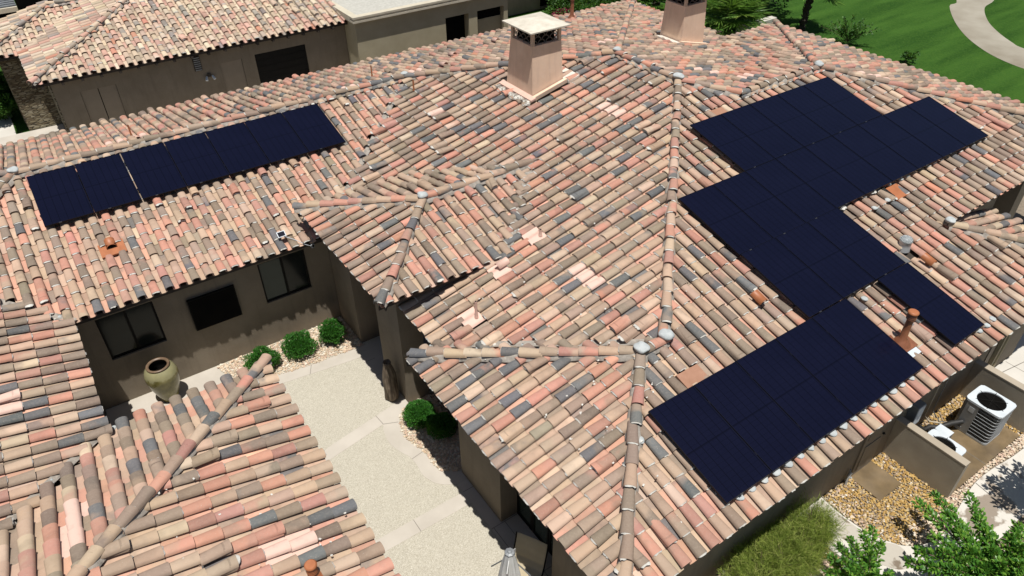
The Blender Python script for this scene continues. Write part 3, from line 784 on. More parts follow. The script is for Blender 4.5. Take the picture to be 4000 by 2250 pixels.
# ================================================================== SOLAR PANELS
k = Nodes('solar_cells')
v = k.coord()
sp = k.n('SeparateXYZ'); k.l(v, sp.inputs[0])
def lines(axis, n, size, w_):
    q = k.math('MODULO', k.math('ADD', k.math('MULTIPLY', sp.outputs[axis], n / size), 100.0), 1.0)
    d_ = k.math('ABSOLUTE', k.math('SUBTRACT', q, 0.5))
    return k.math('GREATER_THAN', d_, 0.5 - w_)
gap = k.math('MAXIMUM', lines(0, 6, 1.02, .035), lines(1, 20, 1.86, .02))
mid = k.math('LESS_THAN', k.math('ABSOLUTE', k.math('SUBTRACT', sp.outputs[1], .95)), .012)
gap = k.math('MAXIMUM', k.math('MULTIPLY', gap, .75), k.math('MULTIPLY', mid, .6))
base = k.ramp(k.noise(.9, 3, v), [(.3, (.0030, .0036, .0125, 1)), (.7, (.0045, .0052, .017, 1))])
fine = k.math('MULTIPLY', lines(0, 60, 1.02, .12), .35)
base = k.mix(fine, base, (.008, .0095, .024, 1))
c = k.mix(gap, base, (.0012, .0013, .004, 1))
M_CELL = k.out(c, .22, spec=.22)
M_FRAME = mottled('black_anodised_frame', (.0022, .0026, .0075, 1), (.003, .0034, .010, 1), 5, .4, 0, spec=.2)
M_CLAMP = mottled('aluminium_clamp', (.04, .042, .046, 1), (.06, .062, .066, 1), 20, .4, 0, metal=.4)
PW, PH = 1.056, 1.899
def make_panel(name):
    root = thing(name, '', 'solar panel')
    f = MB(); t = .012; h = .035
    f.box((0, 0, -h), (PW, t, 0), M_FRAME); f.box((0, PH - t, -h), (PW, PH, 0), M_FRAME)
    f.box((0, t, -h), (t, PH - t, 0), M_FRAME); f.box((PW - t, t, -h), (PW, PH - t, 0), M_FRAME)
    f.build('frame', root, True)
    g = MB(); g.box((t, t, -.012), (PW - t, PH - t, -.003), M_CELL); g.build('glass', root, True)
    r_ = MB()
    for y in (.38, 1.5): r_.box((-.01, y - .02, -h - .04), (PW + .01, y + .02, -h - .001), M_FRAME)
    r_.build('mounting_rail', root, True)
    for y in (.38, 1.5):
        q = MB(); q.box((-.018, y - .03, -.01), (.008, y + .03, .004), M_FRAME); q.build('clamp', root, True)
    q = MB(); q.box((.30, -.016, -.02), (.36, .006, .003), M_CLAMP); q.build('edge_clip', root, True)
    return root
proto = make_panel('solar_panel')
ORD = ['first', 'second', 'third', 'fourth', 'fifth', 'sixth', 'seventh', 'eighth', 'ninth']
tilt = math.atan(M)
def row(n, ax, ay, c0, z0, dz, where, grp):
    global first_used
    for i in range(n):
        if not first_used: r_ = proto; first_used = True
        else:
            r_ = proto.copy(); COL.objects.link(r_)
            for ch in proto.children:
                c2 = ch.copy(); COL.objects.link(c2); c2.parent = r_
        r_.location = (ax + i * (PW + .014) + (.012 if c0 > 5 and i > 1 else 0), ay, z0 + M * (ay - c0) + dz)
        r_.rotation_euler = (tilt, 0, 0)
        r_['label'] = where.format(ORD[i]) if n > 1 else where
        r_['category'] = 'solar panel'; r_['group'] = grp
first_used = False
row(5, 8.234, 5.886, 0, 0, .126, '{} solar panel from the left in the topmost row of five', 'solar panels in the topmost row')
row(9, 6.095, 4.034, 0, 0, .126, '{} solar panel from the left in the longest row, the one of nine', 'solar panels in the long row')
row(3, 6.137, 2.202, 0, 0, .126, '{} solar panel from the left in the row of three under the longest row', 'solar panels in the row of three')
row(1, 8.32, .346, 0, 0, .126, 'single black solar panel alone at the right, beside the brown flue pipe', 'single solar panel')
row(5, 1.906, .337, 0, 0, .126, '{} solar panel from the left in the lowest row of five above the right eave', 'solar panels in the lowest row')
row(7, -5.629, 14.279, 11.451, -.047, .11, '{} solar panel from the left in the row of seven on the far left roof', 'solar panels on the left wing')

# ================================================================== GROUND
def sheet(name, poly, z, m, kind='structure'):
    mb = MB(); mb.add([(x, y, z) for x, y in poly], [tuple(range(len(poly)))], m)
    o = mb.build(name); o['kind'] = kind
    return o
def smooth_poly(pts, n=4):
    out = []
    N = len(pts)
    for i in range(N - 1):
        p0 = Vector(pts[max(i - 1, 0)]); p1 = Vector(pts[i]); p2 = Vector(pts[i + 1]); p3 = Vector(pts[min(i + 2, N - 1)])
        for q in range(n):
            t = q / n
            out.append(tuple(.5 * ((2 * p1) + (p2 - p0) * t + (2 * p0 - 5 * p1 + 4 * p2 - p3) * t * t + (3 * p1 - p0 - 3 * p2 + p3) * t ** 3)))
    out.append(tuple(pts[-1]))
    return out

k = Nodes('lawn')
v = k.coord()
mp = k.n('Mapping'); mp.inputs['Rotation'].default_value = (0, 0, math.radians(-38)); mp.inputs['Scale'].default_value = (.16, 1.05, 1)
k.l(v, mp.inputs[0])
st_ = k.noise(1.0, 2, mp.outputs[0])
c = k.ramp(st_, [(.38, (.021, .064, .010, 1)), (.62, (.050, .122, .019, 1))])
c = k.mix(k.math('MULTIPLY', k.noise(.5, 4, v), .4), c, (.028, .085, .014, 1))
c = k.mix(k.math('MULTIPLY', k.ramp(k.noise(13, 4, v), [(.4, (0, 0, 0, 1)), (.7, (1, 1, 1, 1))]), .45), c, (.080, .155, .026, 1))
k.bump(k.noise(45, 5, v), .9, .05)
M_GRASS = k.out(c, .95, spec=.05)
k = Nodes('exposed_aggregate')
v = k.coord()
vo = k.n('TexVoronoi'); vo.inputs['Scale'].default_value = 95; k.l(v, vo.inputs['Vector'])
hs = k.n('SeparateColor'); k.l(vo.outputs['Color'], hs.inputs[0])
c = k.ramp(hs.outputs[0], [(.05, (.30, .265, .205, 1)), (.3, (.43, .395, .315, 1)), (.8, (.51, .475, .39, 1)), (.97, (.62, .585, .50, 1))])
c = k.mix(k.math('MULTIPLY', k.noise(1.1, 4, v), .5), c, (.44, .415, .335, 1))
c = k.mix(k.math('MULTIPLY', k.ramp(k.noise(4.5, 5, v), [(.5, (0, 0, 0, 1)), (.8, (1, 1, 1, 1))]), .3), c, (.36, .33, .27, 1))
k.bump(vo.outputs['Distance'], .5, .006)
M_AGG = k.out(c, .9)
M_CONC = mottled('smooth_concrete', (.44, .40, .34, 1), (.52, .475, .41, 1), 1.6, .85, .15, 30, detail=6)
M_CONC2 = mottled('light_concrete', (.50, .47, .415, 1), (.58, .55, .49, 1), 1.2, .85, .15, 30, detail=6)
M_GROUT = mottled('joint_line', (.16, .14, .12, 1), (.22, .20, .17, 1), 10, .9, 0)
M_SOIL = mottled('soil_under_gravel', (.16, .13, .095, 1), (.26, .21, .155, 1), 9, .95, .4)
def wetmat(name, dry, wet, thr=.5, scale=1.4):
    k = Nodes(name); v = k.coord(); f = k.noise(scale, 6, v)
    mk = k.ramp(f, [(thr - .01, (0, 0, 0, 1)), (thr + .015, (1, 1, 1, 1))])
    c = k.mix(mk, dry, wet); c = k.mix(k.math('MULTIPLY', k.noise(14, 4, v), .3), c, (.36, .31, .25, 1))
    r = k.ramp(mk, [(0, (.85, .85, .85, 1)), (1, (.45, .45, .45, 1))])
    return k.out(c, r)
M_WALK = wetmat('damp_concrete', (.46, .425, .365, 1), (.17, .13, .092, 1), .50, 1.1)
M_PATH = wetmat('path_concrete', (.62, .59, .53, 1), (.27, .22, .17, 1), .64, .8)
k = Nodes('wet_slab'); v = k.coord()
c = k.ramp(k.noise(2.2, 5, v), [(.3, (.115, .083, .048, 1)), (.55, (.175, .125, .068, 1)), (.75, (.24, .17, .095, 1))])
M_WET = k.out(c, k.ramp(k.noise(2, 3, v), [(.4, (.35, .35, .35, 1)), (.7, (.7, .7, .7, 1))]))

sheet('lawn', [(-400, -400), (600, -400), (600, 600), (-400, 600)], G - .03, M_GRASS)
sheet('courtyard_paving', [(-6.0, -6), (.6, -6), (.6, 8), (2.3, 8), (2.3, 12), (-6, 12)], G, M_AGG)
sheet('yard_soil', [(-30, -14), (27.5, -14), (27.5, 12), (25.5, 30.0), (-30, 30)], G - .015, M_SOIL)

Z1 = G + .006
def conc(poly, z=Z1, m=M_CONC, name='concrete_band', h=.03):
    """slightly proud concrete strip with a bevel of its own thickness"""
    mb = MB(); mb.prism(poly, z - h, z, m)
    o = mb.build(name); o['kind'] = 'structure'; return o
pl_edge = smooth_poly([(-3.35, 11.9), (-3.28, 11.55), (-2.9, 11.05), (-2.2, 10.75), (-1.35, 10.6), (-.6, 10.55), (-.1, 10.5)])
ag_edge = smooth_poly([(-.22, 10.14), (-.76, 10.20), (-1.55, 10.30), (-2.36, 10.42), (-3.0, 10.65), (-3.6, 11.1), (-6.0, 11.2)])
conc([(-6.0, 11.93), (-3.37, 11.93)] + pl_edge + [(-.1, 10.14)] + ag_edge)
conc([(-.2, 8.2), (2.28, 8.2), (2.28, 10.5), (-.09, 10.5), (-.09, 10.15), (-.2, 10.13)])
conc([(-6.0, 6.62), (-3.0, 7.26), (-2.11, 7.49), (-.74, 7.74), (-.42, 7.93), (-.2, 8.18), (-.77, 8.07), (-1.96, 7.85), (-3.3, 7.52), (-6, 6.95)])
outer = smooth_poly([(-.74, 7.74), (-.83, 7.52), (-.88, 7.15), (-.79, 6.78), (-.68, 6.5), (-.67, 6.2), (-.69, 5.91), (-.58, 5.61), (-.41, 5.43), (-.21, 5.31)])
inner = smooth_poly([(.06, 7.97), (-.18, 7.87), (-.38, 7.63), (-.49, 7.28), (-.49, 6.93), (-.39, 6.6), (-.36, 6.25), (-.36, 5.94), (-.26, 5.75), (.05, 5.56)])
conc(outer + [(.05, 5.31)] + inner[::-1] + [(.06, 8.19), (-.19, 8.19), (-.42, 7.93)])
conc([(-.2, -4), (.47, -4), (.47, 5.3), (-.2, 5.3)])
conc([(-3.3, 5.05), (-.205, 5.05), (-.205, 4.72), (-3.3, 4.72)])
conc([(-3.3, 1.85), (-.205, 1.85), (-.205, 1.52), (-3.3, 1.52)])
gm = MB()
def joint(a, b, w_=.012, z=Z1 + .004):
    a = Vector((*a, 0)); b = Vector((*b, 0)); s_ = (b - a).normalized().cross(Vector((0, 0, 1))) * w_ / 2
    gm.add([(*(a + s_).xy, z), (*(b + s_).xy, z), (*(b - s_).xy, z), (*(a - s_).xy, z)], [(0, 1, 2, 3)], M_GROUT)
for a, b in [((-1.35, 10.6), (-1.5, 10.3)), ((-3.35, 11.0), (-3.75, 11.15)), ((-4.6, 11.2), (-4.6, 11.93)), ((-.2, 9.3), (2.2, 9.3)), ((.6, 8.2), (.6, 9.3)), ((-.2, 9.9), (.1, 9.9)),
             ((-.74, 7.74), (-.42, 7.6)), ((-.77, 8.07), (-.74, 7.74)), ((-.68, 6.45), (-.38, 6.5)), ((-.2, 5.05), (.45, 5.05)), ((-.2, 3.95), (.45, 3.95)), ((-1.4, 5.05), (-1.4, 4.72)),
             ((-.15, 3.95), (-.15, 3.4)), ((-.2, 2.6), (.45, 2.6)), ((.12, 3.95), (.12, 1))]:
    joint(a, b)
# right-hand yard
conc(smooth_poly([(4.9, .64), (4.98, .1), (5.1, -.6), (5.5, -1.3), (6.1, -1.75), (6.9, -1.95), (7.53, -1.98), (8.23, -2.0), (8.66, -1.98), (10, -1.98), (14, -2.02)]) +
     smooth_poly([(14, -1.12), (10.73, -1.1), (9.56, -1.0), (8.89, -.99), (8.25, -1.09), (7.68, -1.2), (7.14, -1.3), (6.71, -1.24), (6.4, -1.1), (6.22, -.95)]) +
     smooth_poly([(6.08, -.72), (5.95, -.4), (5.88, .21), (5.91, .64)]), G + .02, M_PATH, 'garden_path', .06)
sheet('damp_patch', smooth_poly([(5.3, .6), (5.25, .2), (5.42, -.2), (5.45, -.75), (5.72, -1.25), (6.05, -1.3), (6.2, -.98), (6.02, -.72), (5.9, -.4), (5.84, .2), (5.86, .6)]), G + .025, M_WALK)
for a, b in [((8.9, -1.0), (8.75, -1.98)), ((6.7, -1.25), (6.5, -1.85)), ((10.9, -1.1), (10.9, -2)), ((5.05, -.1), (5.9, 0))]: joint(a, b, .014, G + .029)
conc([(6.83, -.11), (7.60, -.11), (7.60, .645), (6.83, .645)], G + .03, M_WET, 'door_slab', .08)
conc([(8.22, -.86), (10.95, -.86), (10.95, .12), (8.22, .12)], G + .06, M_WET, 'equipment_slab', .1)
joint((9.52, -.85), (9.52, .1), .012, G + .064)
conc([(11.32, -.95), (26, -.95), (26, 3.05), (13.62, 3.05), (13.62, .64), (11.32, .64)], G + .01, M_CONC2, 'side_terrace', .05)
joint((13.2, -.9), (13.2, .6), .012, G + .014); joint((16.5, -.9), (16.5, 3), .012, G + .014); joint((12, .55), (20, -.6), .02, G + .014)
jo = gm.build('paving_joints'); jo['kind'] = 'structure'
conc([(-9, 22.4), (7, 22.4), (7, 26.3), (-9, 26.3)], G + .005, M_CONC, 'side_paving', .03)
conc([(-30, 27.3), (-5.95, 29.3), (-5.95, 34), (-6.3, 40), (-30, 40)], G + .005, M_CONC2, 'street_paving', .03)
conc([(-6.6, 29.15), (-4.25, 29.4), (-4.25, 30.0), (-6.6, 30.0)], G + .05, M_CONC, 'wall_footing', .08)
sheet('cart_path', smooth_poly([(50, 27), (45.5, 21.5), (41.55, 18.16), (40.19, 17.8), (37.43, 15.8), (35.38, 13.73), (34.1, 11.5), (33.9, 9.0), (34.8, 4)], 5) +
      smooth_poly([(37.2, 4), (36.3, 9.0), (36.6, 11.8), (37.0, 12.62), (38.06, 13.93), (39.46, 15.21), (41.55, 16.5), (43.9, 17.2), (48.5, 20.5), (54, 26)], 5), G - .022,
      mottled('cart_path_concrete', (.21, .18, .13, 1), (.36, .33, .265, 1), .42, .85, .1, detail=8))

# ---- gravel as real stones
M_STONES = []
for nm, cs_ in (('tan_pebbles', ((.58, .44, .30), (.68, .55, .40), (.50, .39, .28), (.72, .64, .52), (.56, .40, .30))),
                ('amber_pebbles', ((.43, .265, .075), (.52, .34, .11), (.38, .23, .07), (.31, .23, .15), (.54, .41, .21), (.42, .265, .085)))):
    M_STONES.append([mottled(nm, (*[q * .85 for q in c_], 1), (*c_, 1), 30, .75, .0) for c_ in cs_])
ICO = bmesh.new(); bmesh.ops.create_icosphere(ICO, subdivisions=1, radius=1)
ICV = np.array([v_.co[:] for v_ in ICO.verts]); ICF = [tuple(q.index for q in f_.verts) for f_ in ICO.faces]; ICO.free()
def in_poly(x, y, poly):
    c_ = False; j = len(poly) - 1
    for i in range(len(poly)):
        if (poly[i][1] > y) != (poly[j][1] > y) and x < (poly[j][0] - poly[i][0]) * (y - poly[i][1]) / (poly[j][1] - poly[i][1]) + poly[i][0]: c_ = not c_
        j = i
    return c_
def gravel(name, polys, step, size, matf, seed, excl=()):
    r = np.random.default_rng(seed); V = []; F = []; MI = []; mats = M_STONES[0] + M_STONES[1]; n = 0
    for poly in polys:
        xs = [p[0] for p in poly]; ys = [p[1] for p in poly]
        for x in np.arange(min(xs), max(xs), step):
            for y in np.arange(min(ys), max(ys), step):
                px, py = x + r.uniform(-.6, .6) * step, y + r.uniform(-.6, .6) * step
                if not in_poly(px, py, poly): continue
                if any(in_poly(px, py, e) for e in excl): continue
                s_ = size * r.uniform(.6, 1.35); sc = np.array([s_ * r.uniform(.8, 1.35), s_ * r.uniform(.7, 1), s_ * r.uniform(.45, .75)])
                v_ = ICV * (1 + r.normal(0, .13, (len(ICV), 1))) * sc
                a = r.uniform(0, 6.28); b = r.uniform(-.5, .5); ca, sa, cb, sb = math.cos(a), math.sin(a), math.cos(b), math.sin(b)
                Rz = np.array([[ca, -sa, 0], [sa, ca, 0], [0, 0, 1]]); Rx = np.array([[1, 0, 0], [0, cb, -sb], [0, sb, cb]])
                v_ = v_ @ (Rz @ Rx).T + np.array([px, py, G + s_ * .35 + r.uniform(0, .012)])
                V.append(v_); F += [tuple(n + q for q in f_) for f_ in ICF]; n += len(v_)
                amber = matf(px, py, r); k_ = (5 + r.integers(0, 6)) if amber else r.integers(0, 5)
                MI += [k_] * len(ICF)
    me = bpy.data.meshes.new(name); me.from_pydata(np.concatenate(V).tolist(), [], F)
    for m_ in mats: me.materials.append(m_)
    me.polygons.foreach_set('material_index', MI); me.update()
    return link(name, me, None, kind='stuff')
g1 = pl_edge + [(.07, 10.52), (.07, 11.93), (-3.35, 11.93)]
g2 = inner + [(.7, 5.54), (.7, 7.96)]
gravel('courtyard_gravel', [g1, g2], .043, .030, lambda x, y, r: False, 3)
gr_out = [(5.92, .64), (5.9, .21), (5.97, -.4), (6.1, -.72), (6.25, -.95), (6.4, -1.1), (6.71, -1.22), (7.14, -1.28), (7.68, -1.18), (8.25, -1.07), (8.89, -.97), (9.56, -.98), (10.73, -1.08), (11.32, -1.08), (11.32, .64)]
slabs = [[(6.83, -.11), (7.60, -.11), (7.60, .645), (6.83, .645)], [(8.02, -.86), (10.95, -.86), (10.95, .12), (8.22, .12), (8.22, .65), (8.02, .65)]]
def amber(x, y, r):
    d_ = max(0, (6.15 - x)) + max(0, -.75 - y) * 1.6 if x < 8 else max(0, -.90 - y) * 2 + (.6 if y < -.86 else 0)
    return r.random() > d_ * 1.7 + (.25 if x > 7.9 and y < -.8 else 0) + (.25 if x < 6.4 else 0) + .06
gravel('yard_gravel', [gr_out], .038, .026, amber, 4, slabs)
gravel('bed_gravel', [[(1.5, -1.6), (5.0, -.8), (4.95, .62), (1.5, .62)], [(5.3, -1.7), (5.6, -1.5), (6.3, -1.9), (8, -2.1), (10.5, -2.05), (10.5, -2.7), (5.2, -2.6)]], .055, .036, lambda x, y, r: r.random() < .12, 5)

# ================================================================== YARD OBJECTS
def top(o, label, cat, group=None, kind=None):
    o['label'] = label; o['category'] = cat
    if group: o['group'] = group
    return o
mb = MB(); mb.box((8.03, -.87, G), (8.20, .648, -2.03), M_WALL_LIT); mb.box((8.025, -.875, -2.03), (8.205, .648, -2.0), M_CAPW)
top(mb.build('screen_wall'), 'low stucco screen wall to the left of the two air conditioners', 'garden wall')
mb = MB(); mb.box((11.12, -.87, G), (11.30, .648, -2.03), M_WALL_LIT); mb.box((11.115, -.875, -2.03), (11.305, .648, -2.0), M_CAPW)
top(mb.build('screen_wall'), 'low stucco screen wall behind the large air conditioner, beside the pale terrace', 'garden wall')

def rrect(x0, y0, x1, y1, r, n=5):
    out = []
    for cx, cy, a0 in ((x1 - r, y1 - r, 0), (x0 + r, y1 - r, 90), (x0 + r, y0 + r, 180), (x1 - r, y0 + r, 270)):
        for i in range(n + 1):
            a = math.radians(a0 + 90 * i / n); out.append((cx + r * math.cos(a), cy + r * math.sin(a)))
    return out
def ac_unit(name, label, loc, wx, wy, h, solid_side=True):
    root = thing(name, label, 'air conditioner', loc)
    rr = .09; x0, x1, y0, y1 = -wx / 2, wx / 2, -wy / 2, wy / 2
    b = MB(); inn = rrect(x0 + .03, y0 + .03, x1 - .03, y1 - .03, rr); b.prism(inn, .03, h - .03, M_VOID)
    b.prism(rrect(x0, y0, x1, y1, rr), 0, .05, M_LGREY)
    o = b.build('cabinet', root, True)
    # louvres
    lv = MB(); nrow = 8
    per = rrect(x0 + .005, y0 + .005, x1 - .005, y1 - .005, rr, 6)
    for i in range(1, nrow + 1):
        z = .05 + (h - .09) * i / (nrow + 1)
        lv.tube([(x, y, z) for x, y in per] + [(per[0][0], per[0][1], z)], .009, M_GREYM, n=5, cap=False)
    L = 0; P = per + [per[0]]
    for i in range(len(per)):
        a = Vector(P[i]); c_ = Vector(P[i + 1]); d_ = (c_ - a).length; k_ = max(1, int(d_ / .028))
        for q in range(k_):
            p = a.lerp(c_, (q + .5) / k_); nn = Vector((p.x, p.y)).normalized() * .004
            lv.tube([(p.x - nn.x, p.y - nn.y, .05), (p.x - nn.x, p.y - nn.y, h - .03)], .0045, M_GREYM, n=4, cap=False)
    for cx, cy in ((x0 + .045, y0 + .045), (x1 - .045, y0 + .045), (x1 - .045, y1 - .045), (x0 + .045, y1 - .045)):
        s1, s2 = (1 if cx > 0 else -1), (1 if cy > 0 else -1)
    lv.build('louvre_guard', root, True)
    if solid_side:
        pn = MB(); pn.prism([(x0 - .004, y0 + .44), (x0 + .02, y0 + .44), (x0 + .02, y1 - .03), (x0 + .10, y1 + .004), (x0 + .06, y1 + .006), (x0 - .004, y1 - .07)], .04, h - .03, M_GREYM)
        pn.build('service_panel', root, True)
        pl = MB(); pl.box((x0 - .008, .12, h - .30), (x0 - .004, .24, h - .16), M_LGREY); pl.build('rating_plate', root, True)
    # top with a round fan opening
    R_ = min(wx, wy) / 2 - .045; n_ = 48; t_ = MB()
    outer_ = []
    pr = rrect(x0 - .012, y0 - .012, x1 + .012, y1 + .012, rr)
    def hit(a):
        d_ = Vector((math.cos(a), math.sin(a))); best = None
        for i in range(len(pr)):
            p, q = Vector(pr[i]), Vector(pr[(i + 1) % len(pr)]); e = q - p
            den = d_.x * e.y - d_.y * e.x
            if abs(den) < 1e-9: continue
            t = (p.x * e.y - p.y * e.x) / den; u_ = (p.x * d_.y - p.y * d_.x) / den
            if t > 0 and -1e-6 <= u_ <= 1 + 1e-6: best = t if best is None else max(best, t)
        return d_ * best
    O_ = [hit(2 * math.pi * i / n_) for i in range(n_)]
    I_ = [Vector((R_ * math.cos(2 * math.pi * i / n_), R_ * math.sin(2 * math.pi * i / n_))) for i in range(n_)]
    vs_ = [(p.x, p.y, h) for p in O_] + [(p.x, p.y, h) for p in I_] + [(p.x, p.y, h - .05) for p in O_] + [(p.x * .97, p.y * .97, h - .12) for p in I_]
    fs_ = []
    for i in range(n_):
        j = (i + 1) % n_; fs_ += [(i, j, n_ + j, n_ + i), (2 * n_ + i, 2 * n_ + j, j, i), (n_ + i, n_ + j, 3 * n_ + j, 3 * n_ + i)]
    t_.add(vs_, fs_, M_WHITE)
    t_.build('top_cover', root, True)
    g_ = MB()
    g_.lathe([(R_ * .97, h - .125), (.0, h - .13)], M_VOID, n=32, cap=False, smooth=False)
    for q in range(14):
        r_ = R_ * (q + 1) / 15
        g_.tube([(r_ * math.cos(a), r_ * math.sin(a), h - .012 + .02 * (1 - r_ / R_)) for a in np.linspace(0, 2 * math.pi, 33)], .0022, M_BLACK, n=4, cap=False)
    for q in range(6):
        a = q * math.pi / 3 + .2; g_.tube([(0, 0, h + .008), (R_ * 1.1 * math.cos(a), R_ * 1.1 * math.sin(a), h + .006)], .006, M_BLACK, n=5)
    g_.build('fan_grille', root, True)
    f_ = MB(); f_.lathe([(0, h - .10), (.075, h - .10), (.075, h - .05), (.0, h - .045)], M_BLACK, n=16, cap=False)
    for q in range(3):
        a = q * 2 * math.pi / 3 + .5; vs_ = []
        for r_ in np.linspace(.06, R_ * .9, 5):
            for w_, z_ in ((-.32, -.02), (0, 0), (.32, .025)): vs_.append((r_ * math.cos(a + w_), r_ * math.sin(a + w_), h - .085 + z_))
        f_.add(vs_, [(i * 3 + k_, i * 3 + k_ + 1, i * 3 + k_ + 4, i * 3 + k_ + 3) for i in range(4) for k_ in (0, 1)], M_GREYM)
    f_.build('fan', root, True)
    return root
ac1 = ac_unit('air_conditioner', 'large tall grey air conditioner condenser with white top against the far screen wall', (10.32, -.20, G + .07), .68, .78, .92)
ac2 = ac_unit('air_conditioner', 'smaller low air conditioner with white top, half hidden behind the near screen wall', (8.60, -.20, G + .07), .60, .74, .60, False)
mb = MB(); mb.box((.315, .06, .10), (.53, .36, .585), M_GREYM); mb.box((.312, .055, .585), (.535, .365, .60), M_WHITE); mb.build('service_box', ac2, True)
mb = MB(); mb.tube([(9.97, .02, G + .35), (9.80, .15, G + .28), (9.6, .3, G + .13), (9.45, .42, G + .14), (9.3, .46, G + .10), (9.2, .56, G + .2)], [.06, .065, .055, .06, .05, .05], M_RUB, n=10)
mb.tube([(9.0, .15, G + .3), (9.2, .25, G + .12), (9.35, .35, G + .09), (9.45, .45, G + .1)], .03, M_RUB, n=8)
top(mb.build('insulated_pipe'), 'thick black foam insulated refrigerant pipe lying on the gravel between the air conditioners', 'pipe')
mb = MB(); mb.box((8.44, .47, -2.36), (8.72, .648, -1.78), M_GREYM); mb.box((8.45, .455, -2.34), (8.71, .47, -1.80), M_WHITE)
mb.build('meter_cabinet', house)
mb = MB(); mb.tube([(9.4, .60, -.4), (9.4, .60, -2.7), (9.5, .5, -2.86), (9.75, .3, -2.92), (9.98, .1, -2.8)], .014, M_TRIM, n=6)
mb.tube([(9.75, .60, -.4), (9.75, .60, -2.75), (9.8, .4, -2.95), (9.98, .0, -2.9)], .011, M_GREYM, n=6)
mb.build('electrical_conduit', house)
mb = MB(); mb.tube([(6.66, .60, G), (6.66, .60, G + .42)], .022, M_GREYM, n=8); mb.tube([(6.60, .56, G), (6.60, .56, G + .3), (6.64, .56, G + .38)], .028, M_LGREY, n=8)
mb.tube([(6.6, .56, G + .25), (6.6, .5, G + .3)], .02, M_LGREY, n=6)
mb.build('hose_bib', house)
mb = MB(); mb.box((12.05, .56, G), (12.13, .64, -.3), M_WALLG); mb.box((11.7, .628, -2.5), (11.95, .648, -1.5), M_DOOR); mb.tube([(12.3, .585, G), (12.3, .585, -.3)], .04, M_WALLG, n=10)
mb.tube([(12.22, .56, -1.2), (12.4, .56, -1.2)], .03, M_BLACK, n=8); mb.build('downpipe', house)

# urns
k = Nodes('olive_glaze'); v = k.coord()
f = k.noise(5, 5, v); c = k.ramp(f, [(.3, (.085, .074, .022, 1)), (.5, (.155, .135, .045, 1)), (.7, (.25, .22, .10, 1))])
sp = k.n('SeparateXYZ'); k.l(v, sp.inputs[0])
top_ = k.ramp(k.math('ADD', sp.outputs[2], k.math('MULTIPLY', k.noise(7, 3, v), .25)), [(.95, (0, 0, 0, 1)), (1.16, (1, 1, 1, 1))])
c = k.mix(k.math('MULTIPLY', top_, .6), c, (.36, .34, .20, 1)); k.bump(k.noise(18, 4, v), .12, .01)
M_GLAZE = k.out(c, .22, spec=.6)
M_RIM = mottled('bronze_rim', (.12, .075, .045, 1), (.20, .135, .085, 1), 8, .4, .1)
u_ = MB(); u_.lathe([(0.0, 0.0), (.17, 0), (.18, .03), (.26, .25), (.335, .5), (.378, .72), (.375, .85), (.33, .97), (.255, 1.045), (.235, 1.06)], M_GLAZE, n=40, cap=False)
root = thing('urn', 'large olive green glazed ceramic urn with a wide dark mouth standing against the courtyard wall', 'urn', (-4.60, 11.48, G))
u_.build('vessel', root, True)
r_ = MB(); r_.lathe([(.235, 1.055), (.262, 1.06), (.268, 1.085), (.25, 1.10), (.215, 1.095), (.20, 1.07)], M_RIM, n=40, cap=False); r_.build('rim', root, True)
r_ = MB(); r_.lathe([(.20, 1.07), (.21, .95), (.25, .8), (.0, .6)], M_VOID, n=32, cap=False); r_.build('dark_interior', root, True)
k = Nodes('weathered_wood'); v = k.coord(); mp = k.n('Mapping'); mp.inputs['Scale'].default_value = (9, 9, 1.2); k.l(v, mp.inputs[0])
f = k.noise(2.4, 6, mp.outputs[0]); c = k.ramp(f, [(.3, (.05, .036, .024, 1)), (.52, (.14, .105, .072, 1)), (.72, (.27, .22, .16, 1))]); k.bump(f, .7, .03)
M_BARK = k.out(c, .8)
wob = lambda t, z: 1 + .06 * math.sin(3 * t + z * 4) + .04 * math.sin(5 * t - z * 7) + .05 * math.sin(t + z * 9)
u_ = MB(); u_.lathe([(0, 0), (.12, 0), (.165, .05), (.175, .25), (.165, .5), (.17, .7), (.145, .9), (.11, 1.05), (.085, 1.12), (.095, 1.2), (.075, 1.2), (.06, 1.1), (.0, 1.0)], M_BARK, n=24, wob=wob, cap=False)
root = thing('wooden_vase', 'tall slim dark driftwood vase standing by the portico column', 'vase', (-.18, 8.38, G))
u_.build('vase_body', root, True)

# security camera with its little solar panel on the left eave
cm = thing('security_camera', 'small security camera at the left eave corner, wired to a tiny solar panel', 'camera', (-.42, 11.5, -.15))
mb = MB(); mb.box((-.05, -.03, -.16), (.03, .06, -.05), M_GREYM); mb.tube([(0, 0, -.05), (.02, .02, .1)], .012, M_GREYM, n=6); mb.tube([(-.01, -.03, -.10), (-.01, -.05, -.10)], .028, M_VOID, n=10)
mb.build('camera_body', cm, True)
mb = MB(); T_ = Matrix.Translation((-.62, .28, .30)) @ Matrix.Rotation(math.radians(38), 4, 'X')
mb.box((-.10, -.075, 0), (.10, .075, .015), M_WHITE, T_); mb.box((-.082, -.058, .015), (.082, .058, .018), M_CELL, T_)
mb.build('small_solar_panel', cm, True)
mb = MB(); mb.tube([(-.55, .22, .24), (-.4, .12, .16), (-.3, .05, .10), (-.2, -.05, .03), (-.08, -.06, -.06), (-.01, 0, -.06)], .008, M_WHITE, n=5); mb.build('cable', cm, True)

